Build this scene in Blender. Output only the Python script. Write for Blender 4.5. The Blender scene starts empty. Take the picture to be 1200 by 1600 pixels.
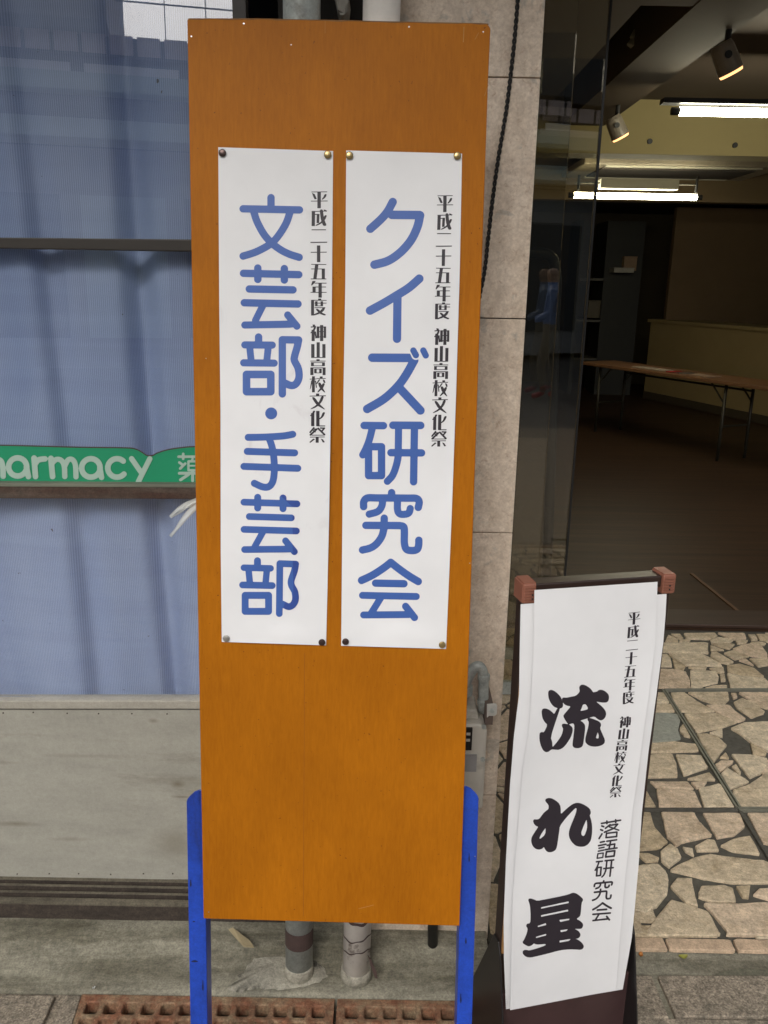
import bpy, bmesh, math, random
import numpy as np
from mathutils import Vector, Matrix

# ------------------------------------------------------------------ camera
scene = bpy.context.scene
COL = scene.collection
F, H = 1300.0, 1.48
PITCH, ROLL = math.radians(15.5), math.radians(1.05)
FW = np.array([0, math.cos(PITCH), -math.sin(PITCH)])
UP0 = np.array([0, math.sin(PITCH), math.cos(PITCH)])
RT0 = np.array([1.0, 0, 0])
RT = math.cos(ROLL) * RT0 + math.sin(ROLL) * UP0
UP = math.cos(ROLL) * UP0 - math.sin(ROLL) * RT0
EYE = np.array([0, 0, H])
cam = bpy.data.cameras.new("camera")
cam.sensor_fit = 'VERTICAL'
cam.sensor_height = 24.0
cam.lens = 24.0 * F / 1600.0
cam.clip_start = 0.05
cam.clip_end = 500
camo = bpy.data.objects.new("camera", cam)
COL.objects.link(camo)
M = Matrix.Identity(4)
for i, v in enumerate((RT, UP, -FW)):
    for j in range(3):
        M[j][i] = v[j]
M[0][3], M[1][3], M[2][3] = 0, 0, H
camo.matrix_world = M
scene.camera = camo

# ------------------------------------------------------------------ world, sun, exposure
world = bpy.data.worlds.new("World")
scene.world = world
world.use_nodes = True
wn = world.node_tree
wn.nodes.clear()
wo = wn.nodes.new('ShaderNodeOutputWorld')
bg = wn.nodes.new('ShaderNodeBackground')
sky = wn.nodes.new('ShaderNodeTexSky')
sky.sky_type = 'NISHITA'
sky.sun_disc = False
SUN_EL, SUN_AZ = math.radians(38), math.radians(195)
sky.sun_elevation = SUN_EL
sky.sun_rotation = SUN_AZ
sky.dust_density = 4
hs = wn.nodes.new('ShaderNodeHueSaturation')
hs.inputs['Saturation'].default_value = 0.35
wn.links.new(sky.outputs[0], hs.inputs['Color'])
wn.links.new(hs.outputs[0], bg.inputs[0])
wn.links.new(bg.outputs[0], wo.inputs[0])
bg.inputs[1].default_value = 0.13
sl = bpy.data.lights.new("sun", 'SUN')
sl.energy = 1.0
sl.angle = math.radians(30)
sl.color = (1, .96, .9)
so = bpy.data.objects.new("sun", sl)
COL.objects.link(so)
# sun_rotation is measured clockwise from +Y: direction towards the sun
sd = Vector((math.sin(SUN_AZ) * math.cos(SUN_EL), math.cos(SUN_AZ) * math.cos(SUN_EL), math.sin(SUN_EL)))
so.rotation_euler = sd.to_track_quat('Z', 'Y').to_euler()
vs = scene.view_settings
vs.view_transform = 'Standard'
vs.look = 'None'
vs.exposure = 0.42
vs.gamma = 1

# ------------------------------------------------------------------ projection helpers
def ray(x, y):
    x = np.asarray(x, float); y = np.asarray(y, float)
    return FW * F + RT * (x[..., None] - 600) - UP * (y[..., None] - 800)

def on_plane(x, y, p0, n):
    d = ray(x, y)
    t = np.dot(np.asarray(p0) - EYE, n) / (d @ n)
    return EYE + d * t[..., None]

def W(x, y, Y):               # pixel -> point on the vertical plane at depth Y
    return Vector(on_plane(np.array([x]), np.array([y]), np.array([0, Y, 0.]), np.array([0, 1., 0]))[0])

def G(x, y, z=0.0):           # pixel -> point on the horizontal plane at height z
    return Vector(on_plane(np.array([x]), np.array([y]), np.array([0, 0, z]), np.array([0, 0, 1.]))[0])

def project(p):
    d = np.asarray(p) - EYE
    z = d @ FW
    return 600 + F * (d @ RT) / z, 800 - F * (d @ UP) / z

# ------------------------------------------------------------------ materials
def new_mat(name):
    m = bpy.data.materials.new(name)
    m.use_nodes = True
    nt = m.node_tree
    b = nt.nodes['Principled BSDF']
    return m, nt, b

def lin(r, g, b):
    f = lambda c: (c / 255 / 12.92) if c / 255 <= .04045 else ((c / 255 + .055) / 1.055) ** 2.4
    return (f(r), f(g), f(b))

def C4(c):
    return (c[0], c[1], c[2], 1)

def coords(nt, scale=(1, 1, 1), kind='Object'):
    tc = nt.nodes.new('ShaderNodeTexCoord')
    mp = nt.nodes.new('ShaderNodeMapping')
    mp.inputs['Scale'].default_value = scale
    nt.links.new(tc.outputs[kind], mp.inputs[0])
    return mp.outputs[0]

def noise(nt, vec, scale, detail=4, rough=.6, dist=0):
    n = nt.nodes.new('ShaderNodeTexNoise')
    n.inputs['Scale'].default_value = scale
    n.inputs['Detail'].default_value = detail
    n.inputs['Roughness'].default_value = rough
    n.inputs['Distortion'].default_value = dist
    nt.links.new(vec, n.inputs['Vector'])
    return n.outputs[0]

def ramp(nt, fac, stops, smooth=False):
    r = nt.nodes.new('ShaderNodeValToRGB')
    if smooth: r.color_ramp.interpolation = 'EASE'
    e = r.color_ramp.elements
    while len(e) < len(stops): e.new(0.5)
    for el, (p, c) in zip(e, stops):
        el.position = p
        el.color = C4(c) if len(c) == 3 else c
    nt.links.new(fac, r.inputs[0])
    return r.outputs[0]

def mixc(nt, fac, a, b, mode='MIX'):
    m = nt.nodes.new('ShaderNodeMix')
    m.data_type = 'RGBA'
    m.blend_type = mode
    for sock, v in ((m.inputs[0], fac), (m.inputs[6], a), (m.inputs[7], b)):
        if isinstance(v, (int, float)): sock.default_value = v
        elif isinstance(v, tuple): sock.default_value = C4(v)
        else: nt.links.new(v, sock)
    return m.outputs[2]

def bump(nt, b, h, strength=.3, dist=.002):
    n = nt.nodes.new('ShaderNodeBump')
    n.inputs['Strength'].default_value = strength
    n.inputs['Distance'].default_value = dist
    nt.links.new(h, n.inputs['Height'])
    nt.links.new(n.outputs[0], b.inputs['Normal'])

G0 = (0., 0., 0.); G1 = (1., 1., 1.)

def plain(name, c, rough=.6, var=.15, scale=20, stretch=(1, 1, 1), metal=0, bmp=.1, spec=.5, dirt=None, dscale=6, damt=(.55, .75), bscale=None, bd=.001, grit=0):
    m, nt, b = new_mat(name)
    v = coords(nt, stretch)
    n = noise(nt, v, scale, 6, .65)
    col = ramp(nt, n, [(.25, tuple(x * (1 - var) for x in c)), (.75, tuple(min(1, x * (1 + var)) for x in c))])
    if dirt:
        n2 = noise(nt, v, dscale, 8, .7, .3)
        k = ramp(nt, n2, [(damt[0], G0), (damt[1], G1)])
        col = mixc(nt, k, col, dirt)
    if grit:
        vo = coords(nt)
        for sc_, am in ((260, grit), (95, grit * .8), (32, grit * .6)):
            q_ = ramp(nt, noise(nt, vo, sc_, 3, .6, .2), [(.33, (1 - am * .8,) * 3), (.5, G1), (.67, (1 + am * .7,) * 3)])
            col = mixc(nt, 1.0, col, q_, 'MULTIPLY')
    nt.links.new(col, b.inputs['Base Color'])
    b.inputs['Roughness'].default_value = rough
    b.inputs['Metallic'].default_value = metal
    b.inputs['Specular IOR Level'].default_value = spec
    if bmp:
        bump(nt, b, noise(nt, v, bscale or scale * 3, 5), bmp, bd)
    return m

def emit(name, c, s):
    m, nt, b = new_mat(name)
    b.inputs['Base Color'].default_value = C4(c)
    b.inputs['Emission Color'].default_value = C4(c)
    b.inputs['Emission Strength'].default_value = s
    return m

def glass(name, tint=(1, 1, 1), ior=1.52, rough=0.0, wavy=0, boost=1.0):
    m, nt, b = new_mat(name)
    nt.nodes.remove(b)
    out = nt.nodes['Material Output']
    tr = nt.nodes.new('ShaderNodeBsdfTransparent'); tr.inputs[0].default_value = C4(tint)
    gl = nt.nodes.new('ShaderNodeBsdfGlossy'); gl.inputs['Roughness'].default_value = rough
    fr = nt.nodes.new('ShaderNodeFresnel')
    ge = nt.nodes.new('ShaderNodeNewGeometry')      # thin pane: both faces reflect like an air-to-glass face
    mr = nt.nodes.new('ShaderNodeMapRange')
    mr.inputs['To Min'].default_value = ior; mr.inputs['To Max'].default_value = 1 / ior
    nt.links.new(ge.outputs['Backfacing'], mr.inputs['Value']); nt.links.new(mr.outputs[0], fr.inputs['IOR'])
    mx = nt.nodes.new('ShaderNodeMixShader')
    mm = nt.nodes.new('ShaderNodeMath'); mm.operation = 'MULTIPLY'; mm.use_clamp = True
    mm.inputs[1].default_value = boost
    nt.links.new(fr.outputs[0], mm.inputs[0])
    nt.links.new(mm.outputs[0], mx.inputs[0])
    nt.links.new(tr.outputs[0], mx.inputs[1]); nt.links.new(gl.outputs[0], mx.inputs[2])
    nt.links.new(mx.outputs[0], out.inputs[0])
    if wavy:
        v = coords(nt)
        bn = nt.nodes.new('ShaderNodeBump')
        bn.inputs['Strength'].default_value = wavy
        bn.inputs['Distance'].default_value = .001
        nt.links.new(noise(nt, v, 3, 2), bn.inputs['Height'])
        nt.links.new(bn.outputs[0], gl.inputs['Normal'])
    return m

# ------------------------------------------------------------------ object helpers
def tag(o, label=None, cat=None, group=None, kind=None):
    if label: o['label'] = label
    if cat: o['category'] = cat
    if group: o['group'] = group
    if kind: o['kind'] = kind
    return o

def empty(name, loc, label, cat, group=None):
    o = bpy.data.objects.new(name, None)
    o.empty_display_size = .05
    COL.objects.link(o)
    o.location = loc
    return tag(o, label, cat, group)

def mesh_obj(name, verts, faces, m, parent=None, smooth=False, mats=None, fm=None, bevel=0, seg=2):
    me = bpy.data.meshes.new(name)
    me.from_pydata([tuple(map(float, v)) for v in verts], [], [tuple(f) for f in faces])
    me.update()
    o = bpy.data.objects.new(name, me)
    COL.objects.link(o)
    for mm in (mats or [m]): me.materials.append(mm)
    if fm is not None:
        me.polygons.foreach_set('material_index', fm)
    if smooth:
        me.polygons.foreach_set('use_smooth', [True] * len(me.polygons))
    if parent is not None:
        o.parent = parent
        if parent.type == 'EMPTY':
            o.matrix_parent_inverse = Matrix.Translation(-Vector(parent.location))
        # mesh parents sit at the origin of their empty's inverse already
    if bevel:
        md = o.modifiers.new('bevel', 'BEVEL'); md.width = bevel; md.segments = seg; md.limit_method = 'ANGLE'; md.angle_limit = .6
    return o

class MB:
    def __init__(s): s.v = []; s.f = []
    def add(s, v, f):
        n = len(s.v); s.v += [tuple(map(float, p)) for p in v]; s.f += [tuple(i + n for i in q) for q in f]; return s
    def box(s, x0, x1, y0, y1, z0, z1):
        v = [(x, y, z) for z in (z0, z1) for y in (y0, y1) for x in (x0, x1)]
        return s.add(v, [(0, 2, 3, 1), (4, 5, 7, 6), (0, 1, 5, 4), (2, 6, 7, 3), (0, 4, 6, 2), (1, 3, 7, 5)])
    def hexa(s, bot, top):       # two loops of the same length
        n = len(bot)
        f = [tuple(range(n))[::-1], tuple(range(n, 2 * n))]
        f += [(i, (i + 1) % n, n + (i + 1) % n, n + i) for i in range(n)]
        return s.add(list(bot) + list(top), f)
    def tube(s, pts, r, seg=16, cap=True):
        pts = [Vector(p) for p in pts]
        rr = r if isinstance(r, (list, tuple)) else [r] * len(pts)
        t0 = (pts[1] - pts[0]).normalized()
        a = Vector((0, 0, 1)) if abs(t0.z) < .9 else Vector((1, 0, 0))
        u = t0.cross(a).normalized()
        V = []
        for i, p in enumerate(pts):
            if i == 0: t = pts[1] - pts[0]
            elif i == len(pts) - 1: t = pts[-1] - pts[-2]
            else: t = (pts[i + 1] - p).normalized() + (p - pts[i - 1]).normalized()
            t.normalize()
            u = (u - t * u.dot(t)).normalized(); w = t.cross(u)
            V += [p + (u * math.cos(k * 2 * math.pi / seg) + w * math.sin(k * 2 * math.pi / seg)) * rr[i] for k in range(seg)]
        Fc = []
        for i in range(len(pts) - 1):
            for k in range(seg):
                Fc.append((i * seg + k, i * seg + (k + 1) % seg, (i + 1) * seg + (k + 1) % seg, (i + 1) * seg + k))
        if cap:
            Fc.append(tuple(range(seg))[::-1]); Fc.append(tuple((len(pts) - 1) * seg + k for k in range(seg)))
        return s.add(V, Fc)
    def obj(s, name, m, parent=None, **k): return mesh_obj(name, s.v, s.f, m, parent, **k)

def struct(o): o['kind'] = 'structure'; return o

def catmull(P, n=8, closed=False):
    P = [np.array(p, float) for p in P]
    out = []
    L = len(P)
    rng = range(L if closed else L - 1)
    for i in rng:
        p0 = P[(i - 1) % L] if (closed or i > 0) else P[0] * 2 - P[1]
        p1, p2 = P[i], P[(i + 1) % L]
        p3 = P[(i + 2) % L] if (closed or i + 2 < L) else P[-1] * 2 - P[-2]
        for k in range(n):
            t = k / n
            out.append(.5 * ((2 * p1) + (-p0 + p2) * t + (2 * p0 - 5 * p1 + 4 * p2 - p3) * t * t + (-p0 + 3 * p1 - 3 * p2 + p3) * t ** 3))
    if not closed: out.append(P[-1])
    return out

# ------------------------------------------------------------------ lettering: signed distance shapes -> clean flat meshes
def sd_seg(X, Y, a, b):
    ax, ay = a; bx, by = b
    dx, dy = bx - ax, by - ay
    L = dx * dx + dy * dy + 1e-12
    t = np.clip(((X - ax) * dx + (Y - ay) * dy) / L, 0, 1)
    return np.hypot(X - ax - t * dx, Y - ay - t * dy)

def sd_poly(X, Y, P):
    d = np.full(X.shape, 1e9); ins = np.zeros(X.shape, bool)
    n = len(P)
    for i in range(n):
        a = P[i]; b = P[(i + 1) % n]
        d = np.minimum(d, sd_seg(X, Y, a, b))
        c = ((a[1] > Y) != (b[1] > Y))
        with np.errstate(divide='ignore', invalid='ignore'):
            xi = (b[0] - a[0]) * (Y - a[1]) / ((b[1] - a[1]) or 1e-12) + a[0]
        ins ^= (c & (X < xi))
    return np.where(ins, -d, d)

def chaikin(P):
    o = []
    for i in range(len(P)):
        a = np.array(P[i], float); b = np.array(P[(i + 1) % len(P)], float)
        o += [tuple(a * .78 + b * .22), tuple(a * .22 + b * .78)]
    return o

# prim: ('s', pts, r) stroke   ('c', pts, r) curved stroke   ('p', pts) polygon   ('x', pts, r) cut stroke   ('h', pts) hole polygon
def glyph_mesh(prims, step, grow=0):
    allp = np.array([p for q in prims for p in q[1]], float)
    rm = max([q[2] for q in prims if len(q) > 2] + [0]) + 2 * step
    x0, y0 = allp.min(0) - rm; x1, y1 = allp.max(0) + rm
    xs = np.arange(x0, x1 + step, step); ys = np.arange(y0, y1 + step, step)
    X, Y = np.meshgrid(xs, ys)
    D = np.full(X.shape, 1e9)
    for q in prims:
        k, P = q[0], q[1]
        if k in 'scx':
            if k == 'c': P = catmull(P, 6)
            d = np.full(X.shape, 1e9)
            if len(P) == 1: d = np.hypot(X - P[0][0], Y - P[0][1])
            for a, b in zip(P[:-1], P[1:]): d = np.minimum(d, sd_seg(X, Y, a, b))
            d = d - q[2]
        else:
            d = sd_poly(X, Y, chaikin(P) if k in 'ph' and len(P) > 5 else P)
        D = np.maximum(D, -d) if k in 'xh' else np.minimum(D, d)
    D = D - grow
    verts, faces, key = [], [], {}
    def vid(k, p):
        if k not in key: key[k] = len(verts); verts.append(p)
        return key[k]
    ins = D < 0
    act = ins[:-1, :-1] | ins[1:, :-1] | ins[:-1, 1:] | ins[1:, 1:]
    for j, i in zip(*np.nonzero(act)):
        c = [(j, i), (j, i + 1), (j + 1, i + 1), (j + 1, i)]
        poly = []
        for a in range(4):
            p, q = c[a], c[(a + 1) % 4]
            dp, dq = D[p], D[q]
            if dp < 0: poly.append(vid(p, (xs[p[1]], ys[p[0]])))
            if (dp < 0) != (dq < 0):
                t = dp / (dp - dq)
                k = (min(p, q), max(p, q))
                poly.append(vid(k, (xs[p[1]] + (xs[q[1]] - xs[p[1]]) * t, ys[p[0]] + (ys[q[0]] - ys[p[0]]) * t)))
        if len(poly) > 2: faces.append(poly[::-1])
    return np.array(verts), faces

def lettering(name, glyphs, S, m, parent, lift=.0005, smooth=True, grow=0):
    """glyphs: list of (prims, step, mapper) ; mapper takes Nx2 glyph coords to photo-plan coords; S maps those onto the surface"""
    V, Fc = [], []
    for prims, step, mp in glyphs:
        v, f = glyph_mesh(prims, step, grow)
        p = S(mp(v), lift)
        n = len(V)
        V += list(p); Fc += [[i + n for i in q] for q in f]
    return mesh_obj(name, V, Fc, m, parent, smooth=smooth)

def crop(x0, y0, s):
    return lambda v: np.asarray(v, float) / s + np.array([x0, y0])

# ------------------------------------------------------------------ glyph shapes
def rect(x0, y0, x1, y1): return [(x0, y0), (x1, y0), (x1, y1), (x0, y1), (x0, y0)]
def vb(x, y0, y1, w, dx=0): return ('p', [(x - w / 2, y0), (x + w / 2, y0), (x + w / 2 + dx, y1), (x - w / 2 + dx, y1)])
def hb(x0, y0, x1, y1, t=5): return ('p', [(x0, y0 - t / 2), (x1, y1 - t / 2), (x1, y1 + t / 2), (x0, y0 + t / 2)])
def hb2(x0, x1, y, t=8): return hb(x0, y, x1, y, t)

LEFT_TITLE = [
 ([('s', [(534,165),(534,250)],33), ('s', [(285,264),(788,274)],33),
   ('c', [(380,290),(410,380),(470,490),(540,570),(620,630),(700,670),(785,697)],33),
   ('c', [(705,290),(670,390),(610,490),(540,570),(440,630),(370,660),(285,686)],33)], (330,280)),
 ([('s', [(288,840),(782,852)],33), ('s', [(416,793),(416,895)],33), ('s', [(653,798),(653,900)],33),
   ('s', [(340,980),(730,988)],33), ('s', [(295,1103),(775,1114)],33), ('s', [(465,1120),(395,1260)],31),
   ('s', [(300,1302),(700,1294),(738,1290)],32), ('s', [(683,1212),(765,1312)],32)], (330,280)),
 ([('s', [(423,152),(423,215)],33), ('s', [(300,222),(545,224)],32), ('s', [(343,235),(358,375)],31),
   ('s', [(510,235),(495,375)],31), ('s', [(290,382),(562,385)],32), ('s', rect(315,486,532,640),34),
   ('s', [(635,185),(635,660)],33), ('s', [(635,176),(780,178)],33),
   ('c', [(780,180),(768,240),(744,325),(744,365),(776,430),(784,510),(758,568),(715,585),(655,562)],33)], (330,500)),
 ([('s', [(535,834),(536,834)],53)], (330,500)),
 ([('c', [(330,1048),(480,1045),(640,1035),(728,1020)],31), ('s', [(322,1173),(745,1186)],31), ('s', [(292,1307),(773,1324)],31),
   ('c', [(515,1050),(545,1140),(560,1240),(563,1350),(550,1440),(515,1487),(460,1490),(385,1458)],31)], (330,500)),
 ([('s', [(292,255),(765,270)],30), ('s', [(415,212),(415,307)],31), ('s', [(641,218),(641,313)],31),
   ('s', [(340,383),(715,395)],30), ('s', [(293,498),(760,512)],30), ('s', [(465,515),(390,650)],29),
   ('s', [(298,678),(690,674),(715,672)],30), ('s', [(664,600),(742,697)],30)], (330,740)),
 ([('s', [(413,778),(413,840)],31), ('s', [(292,840),(530,846)],29), ('s', [(333,855),(346,985)],29),
   ('s', [(497,855),(485,985)],29), ('s', [(280,994),(545,1000)],30), ('s', rect(303,1087,512,1230),31),
   ('s', [(613,805),(608,1250)],30), ('s', [(613,803),(752,808)],30),
   ('c', [(754,808),(742,870),(714,955),(718,1000),(746,1055),(752,1120),(732,1168),(692,1188),(640,1166)],30)], (330,740)),
]
KEN = [('s', [(222,827),(395,829)],33), ('c', [(298,840),(270,950),(240,1030),(210,1090)],32), ('s', rect(262,1017,378,1275),33),
   ('s', [(480,825),(727,827)],34), ('s', [(462,1070),(735,1072)],33),
   ('c', [(530,840),(528,1000),(525,1110),(505,1200),(475,1275),(430,1326)],32), ('s', [(672,840),(664,1330)],33)]
KYU = [('s', [(468,170),(468,215)],33), ('c', [(218,295),(220,250),(252,218),(350,217),(600,219),(688,222),(714,252),(706,302)],33),
   ('c', [(388,235),(380,290),(345,338),(268,362)],32), ('c', [(521,235),(521,325),(545,361),(600,361),(625,345),(634,312)],32),
   ('s', [(402,398),(400,490)],33), ('c', [(400,490),(380,560),(335,625),(280,663),(208,682)],33), ('s', [(238,462),(540,464)],33),
   ('c', [(540,464),(575,475),(582,520),(582,620),(600,675),(650,687),(695,677),(709,640),(711,595)],33)]
KAI = [('c', [(200,953),(300,905),(400,840),(460,793)],34), ('c', [(460,793),(530,848),(620,912),(705,963)],34),
   ('s', [(325,978),(578,983)],33), ('s', [(208,1087),(688,1097)],31), ('s', [(370,1110),(290,1240)],31),
   ('s', [(218,1262),(620,1258)],31), ('s', [(593,1185),(672,1285)],32)]
RIGHT_TITLE = [
 ([('c', [(478,203),(430,290),(370,360),(278,443)],37), ('s', [(470,318),(718,320)],38),
   ('c', [(722,322),(700,420),(650,530),(580,620),(500,690),(420,735),(315,763)],38)], (530,280)),
 ([('c', [(715,888),(620,970),(500,1045),(400,1105),(275,1173)],38), ('s', [(520,1060),(516,1425)],37)], (530,280)),
 ([('s', [(295,222),(650,224)],38), ('c', [(670,245),(600,370),(520,480),(400,590),(250,680)],38), ('s', [(545,500),(725,693)],38),
   ('x', [(667,158),(685,200)],42), ('s', [(662,158),(685,200)],28), ('s', [(751,158),(773,202)],28)], (530,520)),
 (KEN, (530,520)), (KYU, (530,740)), (KAI, (530,740))]

CAPTION = [   # the fourteen black characters, column coordinates of the left poster (7.617 units a pixel, origin 470,280)
 [hb(128,152,312,150), hb(122,261,318,259), vb(218,150,343,38), ('p', [(135,165),(165,180),(188,235),(165,237),(150,205)]),
  ('p', [(285,180),(308,178),(295,215),(255,245),(250,238),(270,215)])],
 [vb(150,380,555,36,-2), hb(130,385,310,378,6), hb(165,420,210,420,6), vb(207,415,520,28,-4),
  ('p', [(228,362),(262,362),(268,430),(285,500),(305,545),(290,555),(265,550),(240,480),(232,420)]),
  ('p', [(285,430),(310,430),(290,480),(240,530),(180,555),(175,548),(235,515),(268,470)]), ('p', [(275,362),(300,370),(305,385),(280,380)])],
 [hb(130,602,298,602,7), hb(117,752,312,750,8)],
 [hb(120,870,307,868,6), vb(212,790,985,36)],
 [hb(125,1013,302,1015,5), hb(125,1068,285,1068,5), vb(190,1015,1185,36,-22), vb(268,1068,1185,34), hb(120,1187,302,1187,6)],
 [('p', [(140,1213),(175,1213),(160,1235),(130,1265),(125,1258)]), hb(165,1237,305,1237), hb(140,1283,298,1283), hb(117,1347,305,1347),
  vb(158,1283,1345,34), vb(230,1240,1408,36)],
 [vb(225,1423,1442,34), hb(125,1440,305,1442), vb(140,1445,1620,32), hb(165,1475,305,1475), vb(185,1455,1510,26), vb(250,1455,1510,26),
  hb(170,1508,262,1508,4), hb(165,1530,290,1528), ('p', [(175,1545),(205,1545),(250,1590),(300,1612),(285,1622),(225,1600)]),
  ('p', [(262,1530),(290,1530),(270,1570),(220,1602),(150,1622),(148,1612),(210,1585),(250,1550)])],
]
CAP2 = [
 [('p', [(140,132),(165,132),(172,150),(148,152)]), hb(120,160,180,155,9), ('p', [(160,162),(182,160),(165,200),(120,235),(116,228),(145,195)]),
  vb(147,195,325,34), ('p', [(165,215),(180,215),(188,290),(175,295)]), vb(205,155,290,28), vb(248,138,325,34), vb(287,155,288,25),
  hb(205,160,295,160,8), hb(205,215,290,215,5), hb(205,278,290,278,6)],
 [vb(143,365,522,36), vb(207,343,522,34), vb(275,365,522,34), hb(125,522,292,522,6)],
 [vb(205,545,563,34), hb(115,565,293,565), vb(138,582,620,30), vb(270,582,620,30), hb(122,583,285,583,4), hb(122,621,285,621,4),
  vb(132,643,730,34), vb(277,643,730,32), hb(120,645,290,645,5), vb(174,660,705,26), vb(234,660,705,26), hb(162,660,246,660,4), hb(162,706,246,706,4)],
 [vb(150,748,935,30), hb(108,780,185,778), hb(190,773,295,772), ('p', [(125,800),(140,790),(120,880),(110,900)]),
  ('p', [(170,800),(180,800),(190,880),(182,882)]), vb(243,750,772,30), ('p', [(215,785),(230,785),(195,835),(186,830)]),
  ('p', [(262,785),(280,790),(292,820),(275,825)]), ('p', [(205,825),(235,822),(262,890),(292,940),(275,932),(225,885)]),
  ('p', [(260,830),(287,832),(264,887),(205,938),(198,933),(238,880)])],
 [vb(200,953,980,34), hb(107,982,297,978,6), ('p', [(130,998),(162,995),(215,1070),(290,1140),(270,1135),(185,1085)]),
  ('p', [(245,985),(275,985),(250,1050),(190,1110),(120,1138),(118,1133),(180,1095),(225,1040)])],
 [('p', [(150,1155),(172,1160),(155,1190),(115,1220),(112,1212),(135,1190)]), vb(142,1185,1338,34), vb(203,1160,1338,36),
  hb(200,1337,288,1337,7), ('p', [(262,1176),(290,1176),(265,1230),(225,1258),(220,1250),(245,1225)])],
 [('s', [(155,1360),(112,1412)],8), ('s', [(140,1375),(190,1375)],5), ('s', [(190,1375),(115,1443)],9), ('s', [(150,1392),(172,1408)],5),
  ('s', [(208,1368),(282,1440)],9), ('s', [(235,1362),(280,1364)],6), ('s', [(280,1364),(250,1400)],8), hb(130,1447,285,1447),
  hb(110,1470,283,1468), vb(195,1470,1535,32), ('p', [(148,1490),(166,1495),(112,1537),(104,1530)]), ('p', [(240,1490),(262,1498),(284,1530),(264,1532)])],
]
def caption_glyphs(tr):
    g = [(q, 2.4, lambda v: tr(np.asarray(v) / 7.617 + np.array([470, 280]))) for q in CAPTION]
    g += [(q, 2.4, lambda v: tr(np.asarray(v) / 7.617 + np.array([470, 490]))) for q in CAP2]
    return g

RAKU = [('s', [(265,148),(530,103)],12), ('s', [(340,115),(341,150)],12), ('s', [(462,98),(463,135)],12), ('s', [(270,183),(295,192)],13),
  ('s', [(255,235),(280,245)],13), ('s', [(272,292),(232,358)],12), ('s', [(385,165),(320,215)],12), ('s', [(385,174),(490,158)],12),
  ('s', [(490,158),(440,215),(305,270)],12), ('s', [(375,195),(505,242)],11), ('s', [(335,285),(480,268),(475,330),(328,345),(335,285)],12)]
GO = [('s', [(250,410),(305,398)],12), ('s', [(225,457),(325,437)],12), ('s', [(230,493),(300,478)],11), ('s', [(222,533),(300,517)],11),
  ('s', [(215,570),(290,558),(283,620),(205,632),(215,570)],10), ('s', [(340,395),(475,375)],12), ('s', [(392,395),(368,505)],12),
  ('s', [(345,452),(450,433),(440,495)],12), ('s', [(320,512),(480,488)],12), ('s', [(335,542),(450,527),(440,600),(322,614),(335,542)],13)]

NAGARE = [('p', [(165,225),(180,190),(215,180),(265,200),(320,245),(365,300),(375,340),(395,390),(395,440),(370,465),(320,465),(260,445),(210,390),(175,310)]),
 ('p', [(65,520),(75,480),(120,470),(180,490),(240,540),(258,565),(310,470),(325,462),(350,465),(300,610),(200,920),(225,990),(230,1065),(235,1080),(310,990),(380,890),(405,790),(385,755),(380,720),(410,708),(470,718),(490,720),(545,770),(545,830),(520,910),(460,1010),(400,1080),(330,1115),(270,1110),(215,1105),(170,1145),(125,1150),(85,1120),(50,1040),(30,950),(32,860),(60,838),(100,850),(160,725),(110,680),(75,610)]),
 ('p', [(650,140),(670,108),(710,98),(760,115),(820,155),(855,200),(865,222),(940,205),(950,185),(1000,178),(1060,205),(1105,250),(1115,300),(1105,350),(1075,375),(1010,375),(955,365),(905,360),(950,395),(1020,455),(1060,510),(1070,560),(1055,610),(1020,645),(985,655),(940,635),(890,590),(815,608),(780,622),(650,660),(700,680),(740,730),(740,800),(725,920),(710,1030),(690,1070),(640,1088),(580,1085),(550,1060),(550,1010),(565,900),(580,740),(560,695),(480,718),(440,660),(402,590),(420,560),(470,500),(525,435),(460,425),(415,400),(385,350),(385,310),(410,300),(450,305),(520,290),(600,275),(665,210)]),
 ('h', [(705,405),(755,398),(800,480),(720,505),(660,512),(685,470)]),
 ('p', [(782,630),(815,620),(880,640),(950,670),(985,700),(990,740),(970,775),(1010,870),(1050,960),(1045,1010),(1000,1045),(920,1065),(850,1062),(790,1040),(750,1000),(748,940),(770,850),(795,760),(805,680),(785,655)]),
 ('h', [(940,830),(958,890),(955,940),(925,942),(908,925)])]
RE = [('p', [(320,160),(335,130),(380,120),(430,130),(490,165),(535,205),(558,260),(560,380),(620,320),(700,250),(760,210),(820,195),(880,205),(960,245),(1015,290),(1030,340),(1025,370),(1008,390),(1035,460),(1050,560),(1048,680),(1030,780),(990,840),(930,875),(860,880),(790,860),(730,800),(695,730),(690,660),(710,580),(760,460),(800,360),(815,290),(800,268),(760,300),(640,430),(545,555),(535,640),(515,780),(500,880),(480,930),(430,960),(370,965),(330,940),(305,890),(295,880),(270,910),(215,925),(160,905),(120,860),(100,790),(110,730),(160,650),(220,560),(185,560),(150,530),(130,480),(145,452),(200,458),(235,440),(290,360),(340,315),(370,298),(378,250),(365,215),(340,190)]),
 ('h', [(330,575),(325,690),(235,768),(225,740),(260,670),(310,600)]), ('h', [(965,445),(978,520),(975,600),(940,700),(915,718),(885,700),(878,660),(910,570),(945,490)])]
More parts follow.
